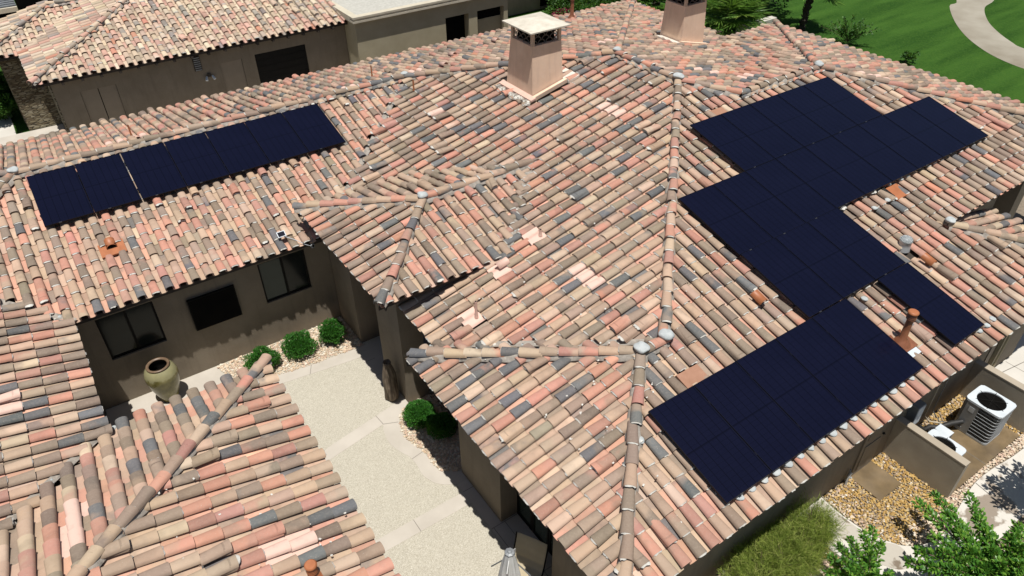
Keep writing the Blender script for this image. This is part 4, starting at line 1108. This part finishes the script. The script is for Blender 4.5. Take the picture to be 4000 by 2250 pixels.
# closed parasol + reclining chair at the bottom of the picture
k = Nodes('canvas_white'); M_CANVAS = k.out(k.ramp(k.noise(3, 3), [(.3, (.55, .545, .52, 1)), (.7, (.68, .67, .64, 1))]), .85)
um = thing('closed_parasol', 'closed off white parasol with a grey top cap beside the tan lounge chair', 'parasol', (-1.05, 2.02, G))
pz = 2.42
mb = MB(); mb.tube([(0, 0, 0), (0, 0, pz)], .025, M_GREYM, n=10); mb.build('pole', um, True)
mb = MB()
wf = lambda t, z: 1 + (.30 * math.cos(8 * t)) * min(1, max(0, (pz - z) * 1.2))
mb.lathe([(.235, pz - 1.7), (.19, pz - 1.2), (.165, pz - .8), (.13, pz - .35), (.085, pz - .08), (.075, pz)], M_CANVAS, n=64, wob=wf, cap=False)
mb.build('canopy', um, True)
mb = MB(); mb.lathe([(.0, pz - .01), (.085, pz), (.082, pz + .02), (.04, pz + .03), (.03, pz + .045), (.0, pz + .05)], M_GREYM, n=8, cap=False, smooth=False); mb.build('top_cap', um, True)
mb = MB()
for a in (2.1, 5.6): mb.tube([(.13 * math.cos(a), .13 * math.sin(a), pz - .3), (.34 * math.cos(a), .34 * math.sin(a), pz - .62)], .012, M_GREYM, n=6)
mb.build('rib', um, True)
mb = MB()
for a in (.6, 3.9):
    vs_ = [(.09 * math.cos(a), .09 * math.sin(a), pz - .08), (.24 * math.cos(a), .24 * math.sin(a), pz - .22), (.2 * math.cos(a), .2 * math.sin(a), pz - .42), (.12 * math.cos(a), .12 * math.sin(a), pz - .38)]
    mb.add(vs_ + [(x + .01, y - .01, z) for x, y, z in vs_], [(0, 1, 2, 3), (7, 6, 5, 4), (0, 4, 5, 1), (1, 5, 6, 2), (2, 6, 7, 3)], M_CANVAS)
mb.build('canopy_flap', um, True)
M_CUSH = mottled('tan_sling', (.42, .35, .23, 1), (.48, .41, .28, 1), 3, .9, .2, 60)
lc = thing('lounge_chair', 'tan quilted reclining lounge chair with dark curved frame, partly in eave shade', 'lounge chair', (0, 0, 0))
pr = [Vector((-.16, 3.08, -2.15)), Vector((-.22, 3.03, -2.27)), Vector((-.28, 2.99, -2.40)), Vector((-.34, 2.95, -2.52)), Vector((-.42, 2.89, -2.61)), Vector((-.60, 2.78, -2.64)), Vector((-.80, 2.66, -2.64)), Vector((-1.0, 2.54, -2.66)), Vector((-1.2, 2.42, -2.68))]
wv = Vector((.30, -.53, 0))
mb = MB(); vs_ = []; NB = 8
for i in range(len(pr) * 4 - 3):
    a, b = pr[i // 4], pr[min(i // 4 + 1, len(pr) - 1)]; p = a.lerp(b, (i % 4) / 4)
    puff = .010 * math.sin(math.pi * (i % 4) / 4)
    for q in range(NB + 1):
        t = q / NB; vs_.append(p + wv * t + Vector((0, 0, puff + .02 * math.sin(math.pi * t))))
n_ = len(pr) * 4 - 3
mb.add(vs_, [(i * (NB + 1) + q, i * (NB + 1) + q + 1, (i + 1) * (NB + 1) + q + 1, (i + 1) * (NB + 1) + q) for i in range(n_ - 1) for q in range(NB)], M_CUSH, True)
mb.add([p - Vector((0, 0, .06)) for p in vs_], [((i + 1) * (NB + 1) + q, (i + 1) * (NB + 1) + q + 1, i * (NB + 1) + q + 1, i * (NB + 1) + q) for i in range(n_ - 1) for q in range(NB)], M_CUSH, True)
mb.build('cushion', lc)
for sgn in (0, 1):
    mb = MB(); of = wv * (sgn * 1.06 - .03); mb.tube([p + of for p in pr], .014, M_BLACK, n=8); mb.build('side_rail', lc)
    for q in (5, 8):
        mb = MB(); p = pr[q] + of; mb.tube([p, (p.x, p.y, G)], .014, M_BLACK, n=6); mb.build('leg', lc)

# ================================================================== VEGETATION
def leafmat(name, stops, rough=.55, trans=.28):
    k = Nodes(name)
    a = k.n('Attribute', attribute_name='leaf').outputs['Fac']
    c = k.ramp(a, stops); k.out(c, rough, spec=.35)
    tr = k.n('BsdfTranslucent'); k.l(k.mix(.5, c, (.25, .45, .05, 1)), tr.inputs[0])
    mx = k.n('MixShader'); mx.inputs[0].default_value = trans
    k.l(k.b.outputs[0], mx.inputs[1]); k.l(tr.outputs[0], mx.inputs[2])
    k.l(mx.outputs[0], k.t.nodes['Material Output'].inputs[0])
    return k.m
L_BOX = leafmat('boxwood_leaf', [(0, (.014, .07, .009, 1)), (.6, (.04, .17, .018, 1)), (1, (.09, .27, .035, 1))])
L_BROAD = leafmat('broad_leaf', [(0, (.026, .10, .014, 1)), (.5, (.085, .23, .03, 1)), (1, (.27, .44, .06, 1))], .35)
L_FEATHER = leafmat('feathery_leaf', [(0, (.10, .15, .022, 1)), (.55, (.25, .32, .05, 1)), (1, (.48, .48, .16, 1))], .7)
L_DARK = leafmat('hedge_leaf', [(0, (.008, .018, .006, 1)), (.7, (.015, .038, .010, 1)), (1, (.03, .06, .015, 1))], .7, .12)
L_PALM = leafmat('palm_leaf', [(0, (.04, .10, .016, 1)), (.6, (.12, .25, .035, 1)), (1, (.30, .40, .09, 1))], .45)
L_IVY = leafmat('ivy_leaf', [(0, (.015, .05, .008, 1)), (.6, (.05, .14, .02, 1)), (1, (.10, .22, .035, 1))], .5)
L_MAG = leafmat('magenta_bract', [(0, (.16, .012, .04, 1)), (1, (.34, .03, .10, 1))], .6)
M_STEM = mottled('woody_stem', (.10, .065, .04, 1), (.17, .12, .075, 1), 12, .9, .3)
M_TRUNK = mottled('palm_trunk', (.022, .016, .012, 1), (.06, .045, .032, 1), 9, .95, .8, 20, .04)

def leaf_mesh(name, P, D, N, length, width, mat, seed=0, parent=None, local=False, bend=.18, tint=None, **tags):
    """P base points, D directions, N normals; one bent six-cornered leaf each"""
    r = np.random.default_rng(seed); n = len(P)
    D = D / np.linalg.norm(D, axis=1, keepdims=True)
    S = np.cross(D, N); S /= (np.linalg.norm(S, axis=1, keepdims=True) + 1e-9)
    U = np.cross(S, D)
    ln = length * r.uniform(.65, 1.3, (n, 1)); wd_ = width * r.uniform(.7, 1.25, (n, 1))
    a = P; b = P + D * ln * .35 + S * wd_ / 2 + U * ln * bend * .4; c_ = P + D * ln * .72 + S * wd_ * .40 + U * ln * bend * .2
    t = P + D * ln - U * ln * bend * .5
    d = P + D * ln * .72 - S * wd_ * .40 + U * ln * bend * .2; e = P + D * ln * .35 - S * wd_ / 2 + U * ln * bend * .4
    V = np.stack([a, b, c_, t, d, e], 1).reshape(-1, 3)
    F = [(i * 6, i * 6 + 1, i * 6 + 2, i * 6 + 3, i * 6 + 4, i * 6 + 5) for i in range(n)]
    me = bpy.data.meshes.new(name); me.from_pydata(V.tolist(), [], F); me.materials.append(mat)
    at = me.attributes.new('leaf', 'FLOAT', 'POINT')
    tv = r.beta(2, 2.2, n) if tint is None else tint
    at.data.foreach_set('value', np.repeat(tv, 6).astype(np.float32)); me.update()
    return link(name, me, parent, local, **tags)

def rdir(r, n):
    v_ = r.normal(0, 1, (n, 3)); return v_ / np.linalg.norm(v_, axis=1, keepdims=True)

def round_bush(name, label, cat, loc, rad, hgt, n, mat, leaf, lw, seed, group=None, lump=.42, stem=True):
    r = np.random.default_rng(seed)
    root = thing(name, label, cat, loc, group)
    d = rdir(r, n); d[:, 2] = np.where(d[:, 2] < -.45, -d[:, 2], d[:, 2])
    k_ = np.array([1 + lump * mnoise.noise(Vector(q * 2.1) + Vector((seed, 0, 0))) + lump * .6 * mnoise.noise(Vector(q * 5) + Vector((0, seed, 0))) for q in d])
    dep = 1 - np.abs(r.normal(0, .10, n))
    P = d * (k_ * dep)[:, None] * np.array([rad, rad, hgt / 2]) + np.array([0, 0, hgt * .48])
    D = d + rdir(r, n) * .8 + np.array([0, 0, .3]); N = rdir(r, n) + np.array([0, 0, 1.0])
    leaf_mesh('foliage', P, D, N, leaf, lw, mat, seed, root, True)
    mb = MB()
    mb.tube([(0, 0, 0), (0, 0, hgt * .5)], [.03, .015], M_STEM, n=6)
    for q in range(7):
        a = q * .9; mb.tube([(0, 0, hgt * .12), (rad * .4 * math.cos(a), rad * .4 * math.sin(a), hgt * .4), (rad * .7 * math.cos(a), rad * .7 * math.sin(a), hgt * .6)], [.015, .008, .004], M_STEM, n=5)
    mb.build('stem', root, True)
    # inner mass of larger leaves, all in one dark tint, so that the ground does not show through
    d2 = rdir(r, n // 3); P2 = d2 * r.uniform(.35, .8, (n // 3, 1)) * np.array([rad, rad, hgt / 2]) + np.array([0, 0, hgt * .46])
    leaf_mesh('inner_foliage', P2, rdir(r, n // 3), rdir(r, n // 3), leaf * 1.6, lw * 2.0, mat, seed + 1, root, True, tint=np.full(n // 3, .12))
    return root
round_bush('shrub', 'small clipped green shrub nearest the olive urn in the courtyard gravel', 'shrub', (-2.36, 11.20, G), .39, .50, 5200, L_BOX, .032, .022, 1, 'clipped courtyard shrubs')
round_bush('shrub', 'widest clipped green shrub, middle of the three along the courtyard wall', 'shrub', (-1.40, 11.20, G), .40, .52, 5200, L_BOX, .032, .022, 2, 'clipped courtyard shrubs', .30)
round_bush('shrub', 'clipped green shrub nearest the portico column, right of the three along the wall', 'shrub', (-.52, 11.12, G), .32, .62, 4600, L_BOX, .032, .022, 3, 'clipped courtyard shrubs')
round_bush('shrub', 'round green shrub alone in the curved gravel bed, partly in eave shade', 'shrub', (.02, 7.34, G), .36, .50, 5200, L_BOX, .032, .022, 4, 'clipped courtyard shrubs', .16)
round_bush('shrub', 'dark green shrub deep in the eave shade of the curved gravel bed', 'shrub', (.26, 6.76, G), .34, .46, 3600, L_BOX, .032, .022, 5, 'clipped courtyard shrubs', .16)

def branchy(name, label, cat, root_p, tips, seed, mat, leaf, lw, per, spread=.16, group=None, trunk_r=.035, trunk_h=.35):
    r = np.random.default_rng(seed); root = thing(name, label, cat, root_p, group)
    R0 = np.array(root_p); mb = MB(); Ps = []; Ds = []
    hub = Vector((0, 0, trunk_h)); mb.tube([(0, 0, 0), tuple(hub)], [trunk_r, trunk_r * .7], M_STEM, n=7)
    for tip in tips:
        e = Vector(tuple(np.array(tip) - R0)); L_ = (e - hub).length
        mid = hub.lerp(e, .5) + Vector((r.normal(0, .06), r.normal(0, .06), .10 * L_ + r.uniform(0, .08)))
        pts = [hub.lerp(mid, t).lerp(mid.lerp(e, t), t) for t in np.linspace(0, 1, 9)]
        mb.tube(pts, list(np.linspace(trunk_r * .5, .004, 9)), M_STEM, n=5)
        for q in range(per):
            t = r.uniform(.22, 1) ** .75; i = min(7, int(t * 8)); p = pts[i].lerp(pts[i + 1], t * 8 - i)
            ax = (pts[i + 1] - pts[i]).normalized()
            off = Vector(tuple(r.normal(0, 1, 3))); off = (off - ax * off.dot(ax)).normalized()
            rad = spread * (1.15 - t * .85) * r.uniform(0, 1)
            p = p + off * rad
            Ps.append(p[:]); Ds.append((ax * .55 + off * .8 + Vector((0, 0, .15)))[:])
    mb.build('branches', root, True)
    Ps = np.array(Ps); Ds = np.array(Ds) + r.normal(0, .25, (len(Ps), 3))
    N = r.normal(0, .45, (len(Ps), 3)) + np.array([0, 0, 1.0])
    leaf_mesh('foliage', Ps, Ds, N, leaf, lw, mat, seed, root, True, bend=.12)
    return root
rr = np.random.default_rng(5)
tipsA = [(5.43, -.62, -2.2), (5.28, -.9, -2.2), (5.2, -.54, -2.2), (4.79, -.52, -2.1), (4.48, -.5, -2.1), (4.25, -.54, -2.2), (4.21, -.76, -2.0), (4.08, -.98, -1.9), (3.88, -.74, -2.1), (4.84, -.92, -2.1), (4.38, -1.0, -2.0), (4.4, -1.25, -1.9),
         (4.58, -1.42, -1.9), (3.78, -.93, -2.0), (3.91, -1.2, -1.9)]
branchy('broadleaf_shrub', 'bright green broad leaved shrub between the feathery shrub and the curving path', 'shrub', (4.5, -1.35, G), tipsA, 11, L_BROAD, .075, .040, 190, .13)
tipsB = [(7.07, -.85, -2.2), (7.5, -1.23, -2.1), (6.61, -.75, -2.2), (6.75, -1.22, -2.1), (7.06, -1.6, -2.0), (6.48, -1.54, -2.0), (6.79, -1.89, -1.9), (5.96, -1.36, -2.0), (5.37, -1.4, -1.9), (5.64, -1.67, -1.8), (6.05, -1.9, -1.8), (6.31, -2.16, -1.7),
         (6.76, -2.24, -1.6), (6.7, -2.44, -1.6), (5.01, -1.44, -1.9), (5.14, -1.69, -1.8), (5.37, -1.98, -1.7), (5.67, -2.21, -1.6), (6.0, -2.42, -1.5), (6.27, -2.61, -1.5), (4.98, -2.02, -1.7), (5.28, -2.34, -1.6), (5.63, -2.61, -1.5), (5.99, -2.78, -1.4), (5.87, -3.02, -1.4),
         (7.2, -2.2, -1.7), (7.0, -2.7, -1.5), (6.5, -2.9, -1.4)]
branchy('broadleaf_tree', 'large dense broad leaved green tree filling the bottom right corner over the path', 'tree', (6.2, -2.7, G), tipsB, 12, L_BROAD, .085, .044, 290, .18, trunk_r=.06, trunk_h=.8)
tipsC = [(9.3 + .75 * math.cos(a) * q, -2.05 + .62 * math.sin(a) * q, -1.0 + .35 * math.sin(a * 3) - .2 * q) for a in np.linspace(0, 6, 11) for q in (.55, 1.0)]
branchy('broadleaf_tree', 'tree mostly beyond the right edge that shades the pale path', 'tree', (9.5, -2.5, G), tipsC, 13, L_BROAD, .10, .05, 150, .30, trunk_r=.07, trunk_h=.9)

# feathery shrub: thousands of hair-thin arching stems
def feathery(name, label, centres, seed):
    r = np.random.default_rng(seed); root = thing(name, label, 'shrub', (3.9, .05, G))
    V = []; F = []; T = []; n = 0
    for cx, cy, rad, hgt, cnt in centres:
        for q in range(cnt):
            a = r.uniform(0, 2 * math.pi); rr_ = rad * math.sqrt(r.uniform(0, 1)) * .45
            p = np.array([cx + rr_ * math.cos(a), cy + rr_ * math.sin(a), 0.0]); out = np.array([math.cos(a), math.sin(a), 0]) * rad * r.uniform(.2, 1.0)
            top_ = p + out + np.array([0, 0, hgt * r.uniform(.55, 1.05)]); mid = p + out * .25 + np.array([0, 0, hgt * .6])
            tv = r.beta(2, 2) * .9 + (.25 if cx < 3 and r.random() < .35 else 0)
            # stem sprays: many needles around the upper part of each stem
            for s_ in range(16):
                t = r.uniform(.3, 1); b = (1 - t) ** 2 * p + 2 * t * (1 - t) * mid + t * t * top_
                d = (top_ - mid) / np.linalg.norm(top_ - mid) + r.normal(0, .65, 3); d /= np.linalg.norm(d)
                L_ = r.uniform(.07, .19); w_ = .0032
                sd = np.cross(d, r.normal(0, 1, 3)); sd /= np.linalg.norm(sd)
                V += [b + sd * w_, b - sd * w_, b + d * L_ + np.array([0, 0, -.012])]; F.append((n, n + 1, n + 2)); T += [tv + r.normal(0, .1)] * 3; n += 3
    me = bpy.data.meshes.new('foliage'); me.from_pydata(np.array(V).tolist(), [], F); me.materials.append(L_FEATHER)
    at = me.attributes.new('leaf', 'FLOAT', 'POINT'); at.data.foreach_set('value', np.clip(T, 0, 1).astype(np.float32)); me.update()
    me.transform(Matrix.Translation((-3.9, -.05, 0)))
    link('foliage', me, root, True)
    mb = MB()
    for cx, cy, rad, hgt, cnt in centres:
        for q in range(14):
            a = r.uniform(0, 6.28); o_ = rad * r.uniform(.3, .8)
            mb.tube([(cx - 3.9, cy - .05, 0), (cx - 3.9 + o_ * .3 * math.cos(a), cy - .05 + o_ * .3 * math.sin(a), hgt * .6), (cx - 3.9 + o_ * math.cos(a), cy - .05 + o_ * math.sin(a), hgt * .85)], [.008, .005, .003], M_STEM, n=4, cap=False)
    mb.build('stems', root, True)
feathery('feathery_shrub', 'wispy feathery yellow green shrub growing against the shaded wall under the right eave',
         [(4.75, .12, .42, .95, 620), (4.25, -.05, .45, .95, 620), (3.7, -.05, .50, 1.0, 620), (3.2, .05, .5, .95, 520), (2.7, 0.0, .5, .85, 420), (4.2, .28, .4, .7, 300), (3.4, .35, .45, .75, 300), (5.12, .22, .22, .6, 130), (2.3, -.2, .4, .75, 200)], 21)

# far vegetation
round_bush('hedge_shrub', 'big dark green rounded shrub at the lawn edge behind the fan palm', 'shrub', (29.9, 24.0, G), 2.3, 3.6, 9000, L_DARK, .16, .11, 31)
def fan_palm(name, label, cat, loc, trunk, nf, fr, seed, lean=(0, 0), group=None):
    r = np.random.default_rng(seed); root = thing(name, label, cat, loc, group); mb = MB()
    H_ = trunk; top_ = Vector((lean[0], lean[1], H_))
    mb.lathe([(.17, 0)] + [(.135 + .03 * (q % 2) + .02 * math.sin(q * 1.7), H_ * (q + .5) / 22) for q in range(22)] + [(.1, H_)], M_TRUNK, n=12, smooth=False)
    for i_, v_ in enumerate(mb.v): mb.v[i_] = (v_[0] + lean[0] * v_[2] / H_, v_[1] + lean[1] * v_[2] / H_, v_[2])
    for q in range(90):     # old leaf bases
        a = r.uniform(0, 6.28); z = r.uniform(.1, H_); c_ = Vector((lean[0] * z / H_ + .14 * math.cos(a), lean[1] * z / H_ + .14 * math.sin(a), z))
        mb.tube([c_, c_ + Vector((.09 * math.cos(a), .09 * math.sin(a), .12))], [.03, .012], M_TRUNK, n=4)
    mb.build('trunk', root, True)
    Ps = []; Ds = []; st_ = MB()
    for q in range(nf):
        a = r.uniform(0, 6.28); el = r.uniform(-.35, 1.3); d = Vector((math.cos(a) * math.cos(el), math.sin(a) * math.cos(el), math.sin(el)))
        pet = fr * r.uniform(.5, .9); c_ = top_ + d * pet + Vector((0, 0, -.1 * pet)); st_.tube([top_, top_.lerp(c_, .5) + Vector((0, 0, .05)), c_], [.02, .014, .01], L_PALM, n=4, cap=False)
        sd = d.cross(Vector((0, 0, 1))).normalized(); up = sd.cross(d)
        for k_ in range(26):
            b = (k_ / 25 - .5) * 3.9; dd = d * math.cos(b) + sd * math.sin(b)
            Ps.append(c_[:]); Ds.append((dd + Vector((0, 0, -.25 * r.random()))+ up * .1)[:])
    st_.build('petioles', root, True)
    Ps = np.array(Ps); N = np.tile([0, 0, 1.0], (len(Ps), 1)) + r.normal(0, .3, (len(Ps), 3))
    leaf_mesh('fronds', Ps, np.array(Ds), N, fr * .66, .06, L_PALM, seed, root, True, bend=.05)
    return root
fan_palm('fan_palm', 'low bushy fan palm beside the second chimney', 'palm', (26.3, 21.9, G), 1.0, 46, 1.6, 41)
fan_palm('fan_palm', 'small fan palm at the top edge behind the first long ridge', 'palm', (25.2, 26.2, G), .8, 26, 1.2, 42)
fan_palm('palm_tree', 'slender palm tree with rough dark trunk standing on the lawn', 'palm', (29.9, 20.0, G), 2.0, 30, 1.15, 43, (.3, .12))
def loose_shrub(label, loc, rad, hgt, n, seed, mat=L_IVY, name='lawn_shrub'):
    r = np.random.default_rng(seed); tips = [(loc[0] + rad * r.normal(0, .6), loc[1] + rad * r.normal(0, .6), loc[2] + hgt * r.uniform(.5, 1.1)) for _ in range(n)]
    return branchy(name, label, 'shrub', loc, tips, seed, mat, .11, .07, 34, .16, trunk_r=.02, trunk_h=.12)
loose_shrub('open twiggy green shrub on the lawn right of the palm trunk', (30.0, 17.3, G), .85, 1.2, 34, 51)
loose_shrub('small low shrub on the lawn near the far right roof edge', (30.1, 14.15, G), .38, .45, 14, 52)
# planting behind the annex
r = np.random.default_rng(61)
round_bush('flowering_shrub', 'bright green creeper bank at the top behind the brown flue', 'shrub', (23.6, 29.6, G), 3.1, 1.3, 9000, L_IVY, .12, .09, 61)
round_bush('bougainvillea', 'magenta bougainvillea left of the brown flue', 'shrub', (20.7, 28.7, G), .55, .5, 600, L_MAG, .10, .08, 62)
# ivy bank on the left
round_bush('ivy_bank', 'green ivy mass beside the stacked stone wall at the left edge', 'shrub', (-6.15, 31.9, G), .85, 1.9, 5200, L_IVY, .09, .075, 63)
round_bush('ivy_bank', 'green ivy mass farther back above the first at the left edge', 'shrub', (-6.55, 33.8, G), .9, 2.0, 4200, L_IVY, .09, .075, 64)
mb = MB()
T_ = Matrix.Translation((27.3, 21.5, G)) @ Matrix.Rotation(.2, 4, 'Z')
mb.add([tuple(T_ @ Vector(p)) for p in [(-.6, -.3, 0), (.55, -.35, 0), (.6, .3, 0), (-.55, .35, 0), (-.5, -.22, .5), (.4, -.25, .42), (.45, .2, .55), (-.45, .25, .48)]],
       [(0, 3, 2, 1), (4, 5, 6, 7), (0, 1, 5, 4), (1, 2, 6, 5), (2, 3, 7, 6), (3, 0, 4, 7)], M_CONC2)
top(mb.build('pale_boulder'), 'pale squared boulder beside the low fan palm', 'rock')
mb = MB(); mb.box((27.95, 21.2, G), (29.3, 21.6, G + .45), M_CONC2, None)
top(mb.build('pale_block'), 'long pale stone block at the lawn edge right of the squared boulder', 'rock')

# ================================================================== GARAGE AND ANNEX BEHIND
garage = thing('garage', 'outbuilding with faded clay tile hip roof and plain stucco wall at the top left', 'building', (0, 26, G))
GK = dict(pal=PAL_OLD, mort=.2, boost=.04, E=.40, colw=.315)
slope('roof_slope', 'S', 25.937, .143, [([(-4.77, 25.937), (7.1, 25.937), (7.1, 33.0), (2.293, 33.0)], 'egsh')], garage, phase=.1, seed=301, **GK)
slope('roof_slope', 'W', -4.77, .143, [([(-4.77, 29.6), (-4.77, 25.937), (2.293, 33.0), (-1.37, 33.0)], 'ehsw')], garage, phase=.0, seed=302, **GK)
slope('roof_slope', 'S', 29.6, .143, [([(-6.2, 29.6), (-4.77, 29.6), (-1.67, 32.7), (-3.1, 32.7)], 'ewhh')], garage, phase=.05, seed=303, **GK)
slope('roof_slope', 'W', -6.2, .143, [([(-6.2, 33.5), (-6.2, 29.6), (-3.1, 32.7), (-3.1, 33.5)], 'ehss')], garage, phase=.05, seed=304, **GK)
for i, (a, b) in enumerate([(R3(-4.77, 25.937, .143), R3(2.293, 33.0, 1.885)), (R3(-6.2, 29.6, .143), R3(-3.1, 32.7, .907)), (R3(-3.1, 32.7, .907), R3(-1.67, 32.7, .907))]):
    ridge('ridge_cap_row', a, b, garage, PAL_OLD, seed=320 + i)
w = MB()
wall_face(w, (-4.2, 26.44), (1, 0), 11.3, G, .1, [(7.31, 9.47, G, -.66), (5.90, 6.78, G, -.72), (.82, 2.05, G, -.67)], M_WALL, depth=.10)
w.box((-4.2, 26.62, G), (7.1, 33, .09), M_WALL); w.build('garage_wall', garage)
k = Nodes('stacked_stone'); v = k.coord(); mp = k.n('Mapping'); mp.inputs['Scale'].default_value = (3.0, 3.0, 13.0); k.l(v, mp.inputs[0])
vo = k.n('TexVoronoi'); vo.inputs['Scale'].default_value = 1.5; k.l(mp.outputs[0], vo.inputs['Vector']); hs = k.n('SeparateColor'); k.l(vo.outputs['Color'], hs.inputs[0])
c = k.ramp(hs.outputs[0], [(.1, (.16, .12, .07, 1)), (.5, (.30, .25, .15, 1)), (.9, (.42, .37, .26, 1))])
vo2 = k.n('TexVoronoi', feature='DISTANCE_TO_EDGE'); vo2.inputs['Scale'].default_value = 1.5; k.l(mp.outputs[0], vo2.inputs['Vector'])
c = k.mix(k.ramp(vo2.outputs[0], [(.02, (1, 1, 1, 1)), (.12, (0, 0, 0, 1))]), c, (.05, .04, .025, 1)); k.bump(k.math('ADD', vo2.outputs[0], k.noise(8, 4, mp.outputs[0])), .9, .05)
M_STONE = k.out(c, .95)
w = MB(); w.box((-4.24, 26.46, G), (-4.205, 30.0, .1), M_STONE); w.box((-5.45, 30.05, G), (-4.205, 30.5, .1), M_STONE); w.box((-5.5, 30.6, G), (-5.3, 36, .1), M_STONE); w.build('stone_wall', garage)
for a, b in ((-3.38, -2.775), (-2.765, -2.15)):
    w = MB(); w.box((a + .01, 26.48, G + .02), (b - .01, 26.52, -.68), M_DOOR); w.build('closet_door', garage)
w = MB(); w.box((1.71, 26.48, G + .02), (2.57, 26.52, -.73), M_DOOR); w.build('side_door', garage)
w = MB()
for i in range(9): w.box((3.12, 26.50, G + .02 + i * .265), (5.26, 26.535, G + .275 + i * .265), M_BLACK)
w.build('garage_door', garage)
w = MB(); w.box((.72, 26.40, -.82), (1.0, 26.438, -.22), M_WOOD)
for i in range(7): w.box((.74, 26.37, -.80 + i * .08), (.98, 26.40, -.76 + i * .08), M_GREYM)
w.build('wall_louvre', garage)
w = MB(); w.box((1.12, 26.38, -1.12), (1.26, 26.438, -1.0), M_WOOD)
for x_ in (1.08, 1.30): w.tube([(x_, 26.40, -1.1), (x_ + (.05 if x_ > 1.2 else -.05), 26.30, -1.22)], [.035, .06], M_WHITE, n=10)
w.build('twin_floodlight', garage)
w = MB()
for i in range(18):
    x_ = -4.45 + i * .64
    w.box((x_ - .045, 25.99, -.16), (x_ + .045, 26.44, -.05), M_WOOD)
w.build('rafter_tails', garage)
w = MB(); w.box((-9, 33.42, .25), (-4.12, 33.5, .80), M_VOID); w.box((-9, 33.30, .66), (-4.12, 33.42, .84), M_TRIM)
for i in range(10): w.box((-9, 33.50 + i * .24, .80 + i * .02), (-4.12, 33.66 + i * .24, .88 + i * .02), M_GREYM)
w.build('slatted_canopy', garage)
w = MB(); w.box((-4.10, 33.9, .0), (7.0, 34.3, 2.2), M_VOID); w.build('dark_backing_box', garage)  # plain near-black box put in to fill the dark area behind the ridge

annex = thing('flat_roof_annex', 'olive stucco flat roofed building with cream cornice at the top behind the first chimney', 'building', (10, 26, G))
w = MB()
wall_face(w, (7.12, 25.3), (1, 0), 7.6, G, .18, [(4.27, 5.48, G, -.43), (5.93, 7.38, G, -.42)], M_WALLG, depth=.45)
w.box((7.12, 25.76, G), (14.72, 40, .15), M_WALLG)
w.quad((7.12, 25.3, G), (7.12, 25.3, .18), (7.12, 25.76, .18), (7.12, 25.76, G), M_WALLG); w.quad((14.72, 25.3, G), (14.72, 25.76, G), (14.72, 25.76, .18), (14.72, 25.3, .18), M_WALLG)
w.box((13.08, 25.56, G), (14.49, 25.74, -.90), M_WALLG)
w.build('annex_wall', annex)
w = MB(); w.box((6.98, 25.12, .18), (14.86, 25.42, .26), M_TRIM); w.box((7.03, 25.17, .26), (14.81, 25.40, .34), M_TRIM); w.box((6.98, 25.12, .34), (14.86, 25.42, .42), M_TRIM)
w.box((6.98, 25.42, .18), (7.28, 40, .42), M_TRIM); w.box((14.56, 25.42, .18), (14.86, 40, .42), M_TRIM); w.build('cornice', annex)
w = MB(); w.box((7.28, 25.42, .06), (14.56, 40, .18), mottled('gravel_roof', (.38, .37, .32, 1), (.50, .485, .43, 1), 9, .9, .6, 60, .01)); w.build('flat_roof', annex)
w = MB(); w.box((11.40, 25.70, G), (12.60, 25.745, -.44), M_VOID); w.build('dark_doorway', annex)
w = MB(); w.box((13.06, 25.60, -.90), (14.49, 25.64, -.43), M_VOID); w.build('dark_window', annex)
w = MB(); w.prism([(7.4, 24.0), (7.62, 24.0), (7.62, 25.28), (7.4, 25.28)], G, lambda x, y: -2.35 + (y - 24) * .35, M_TRIM); top(w.build('buttress_wall'), 'short cream sloping wall cap poking up in front of the annex wall', 'garden wall')
rear = thing('rear_wing', 'shaded flat stucco building at the top edge behind the first chimney', 'building', (20, 33, G))
w = MB(); wall_face(w, (14.9, 31.0), (1, 0), 14, G, .6, [(5.9, 8.2, -3.0, -1.6)], M_WALL, depth=.3); w.box((14.9, 31.32, G), (28.9, 40, .6), M_WALL); w.box((14.7, 30.0, .6), (29.1, 40.2, .85), M_TRIM); w.build('rear_wall', rear)
w = MB(); w.box((20.82, 31.25, -3.0), (23.08, 31.28, -1.6), M_VOID); w.build('dark_window', rear)
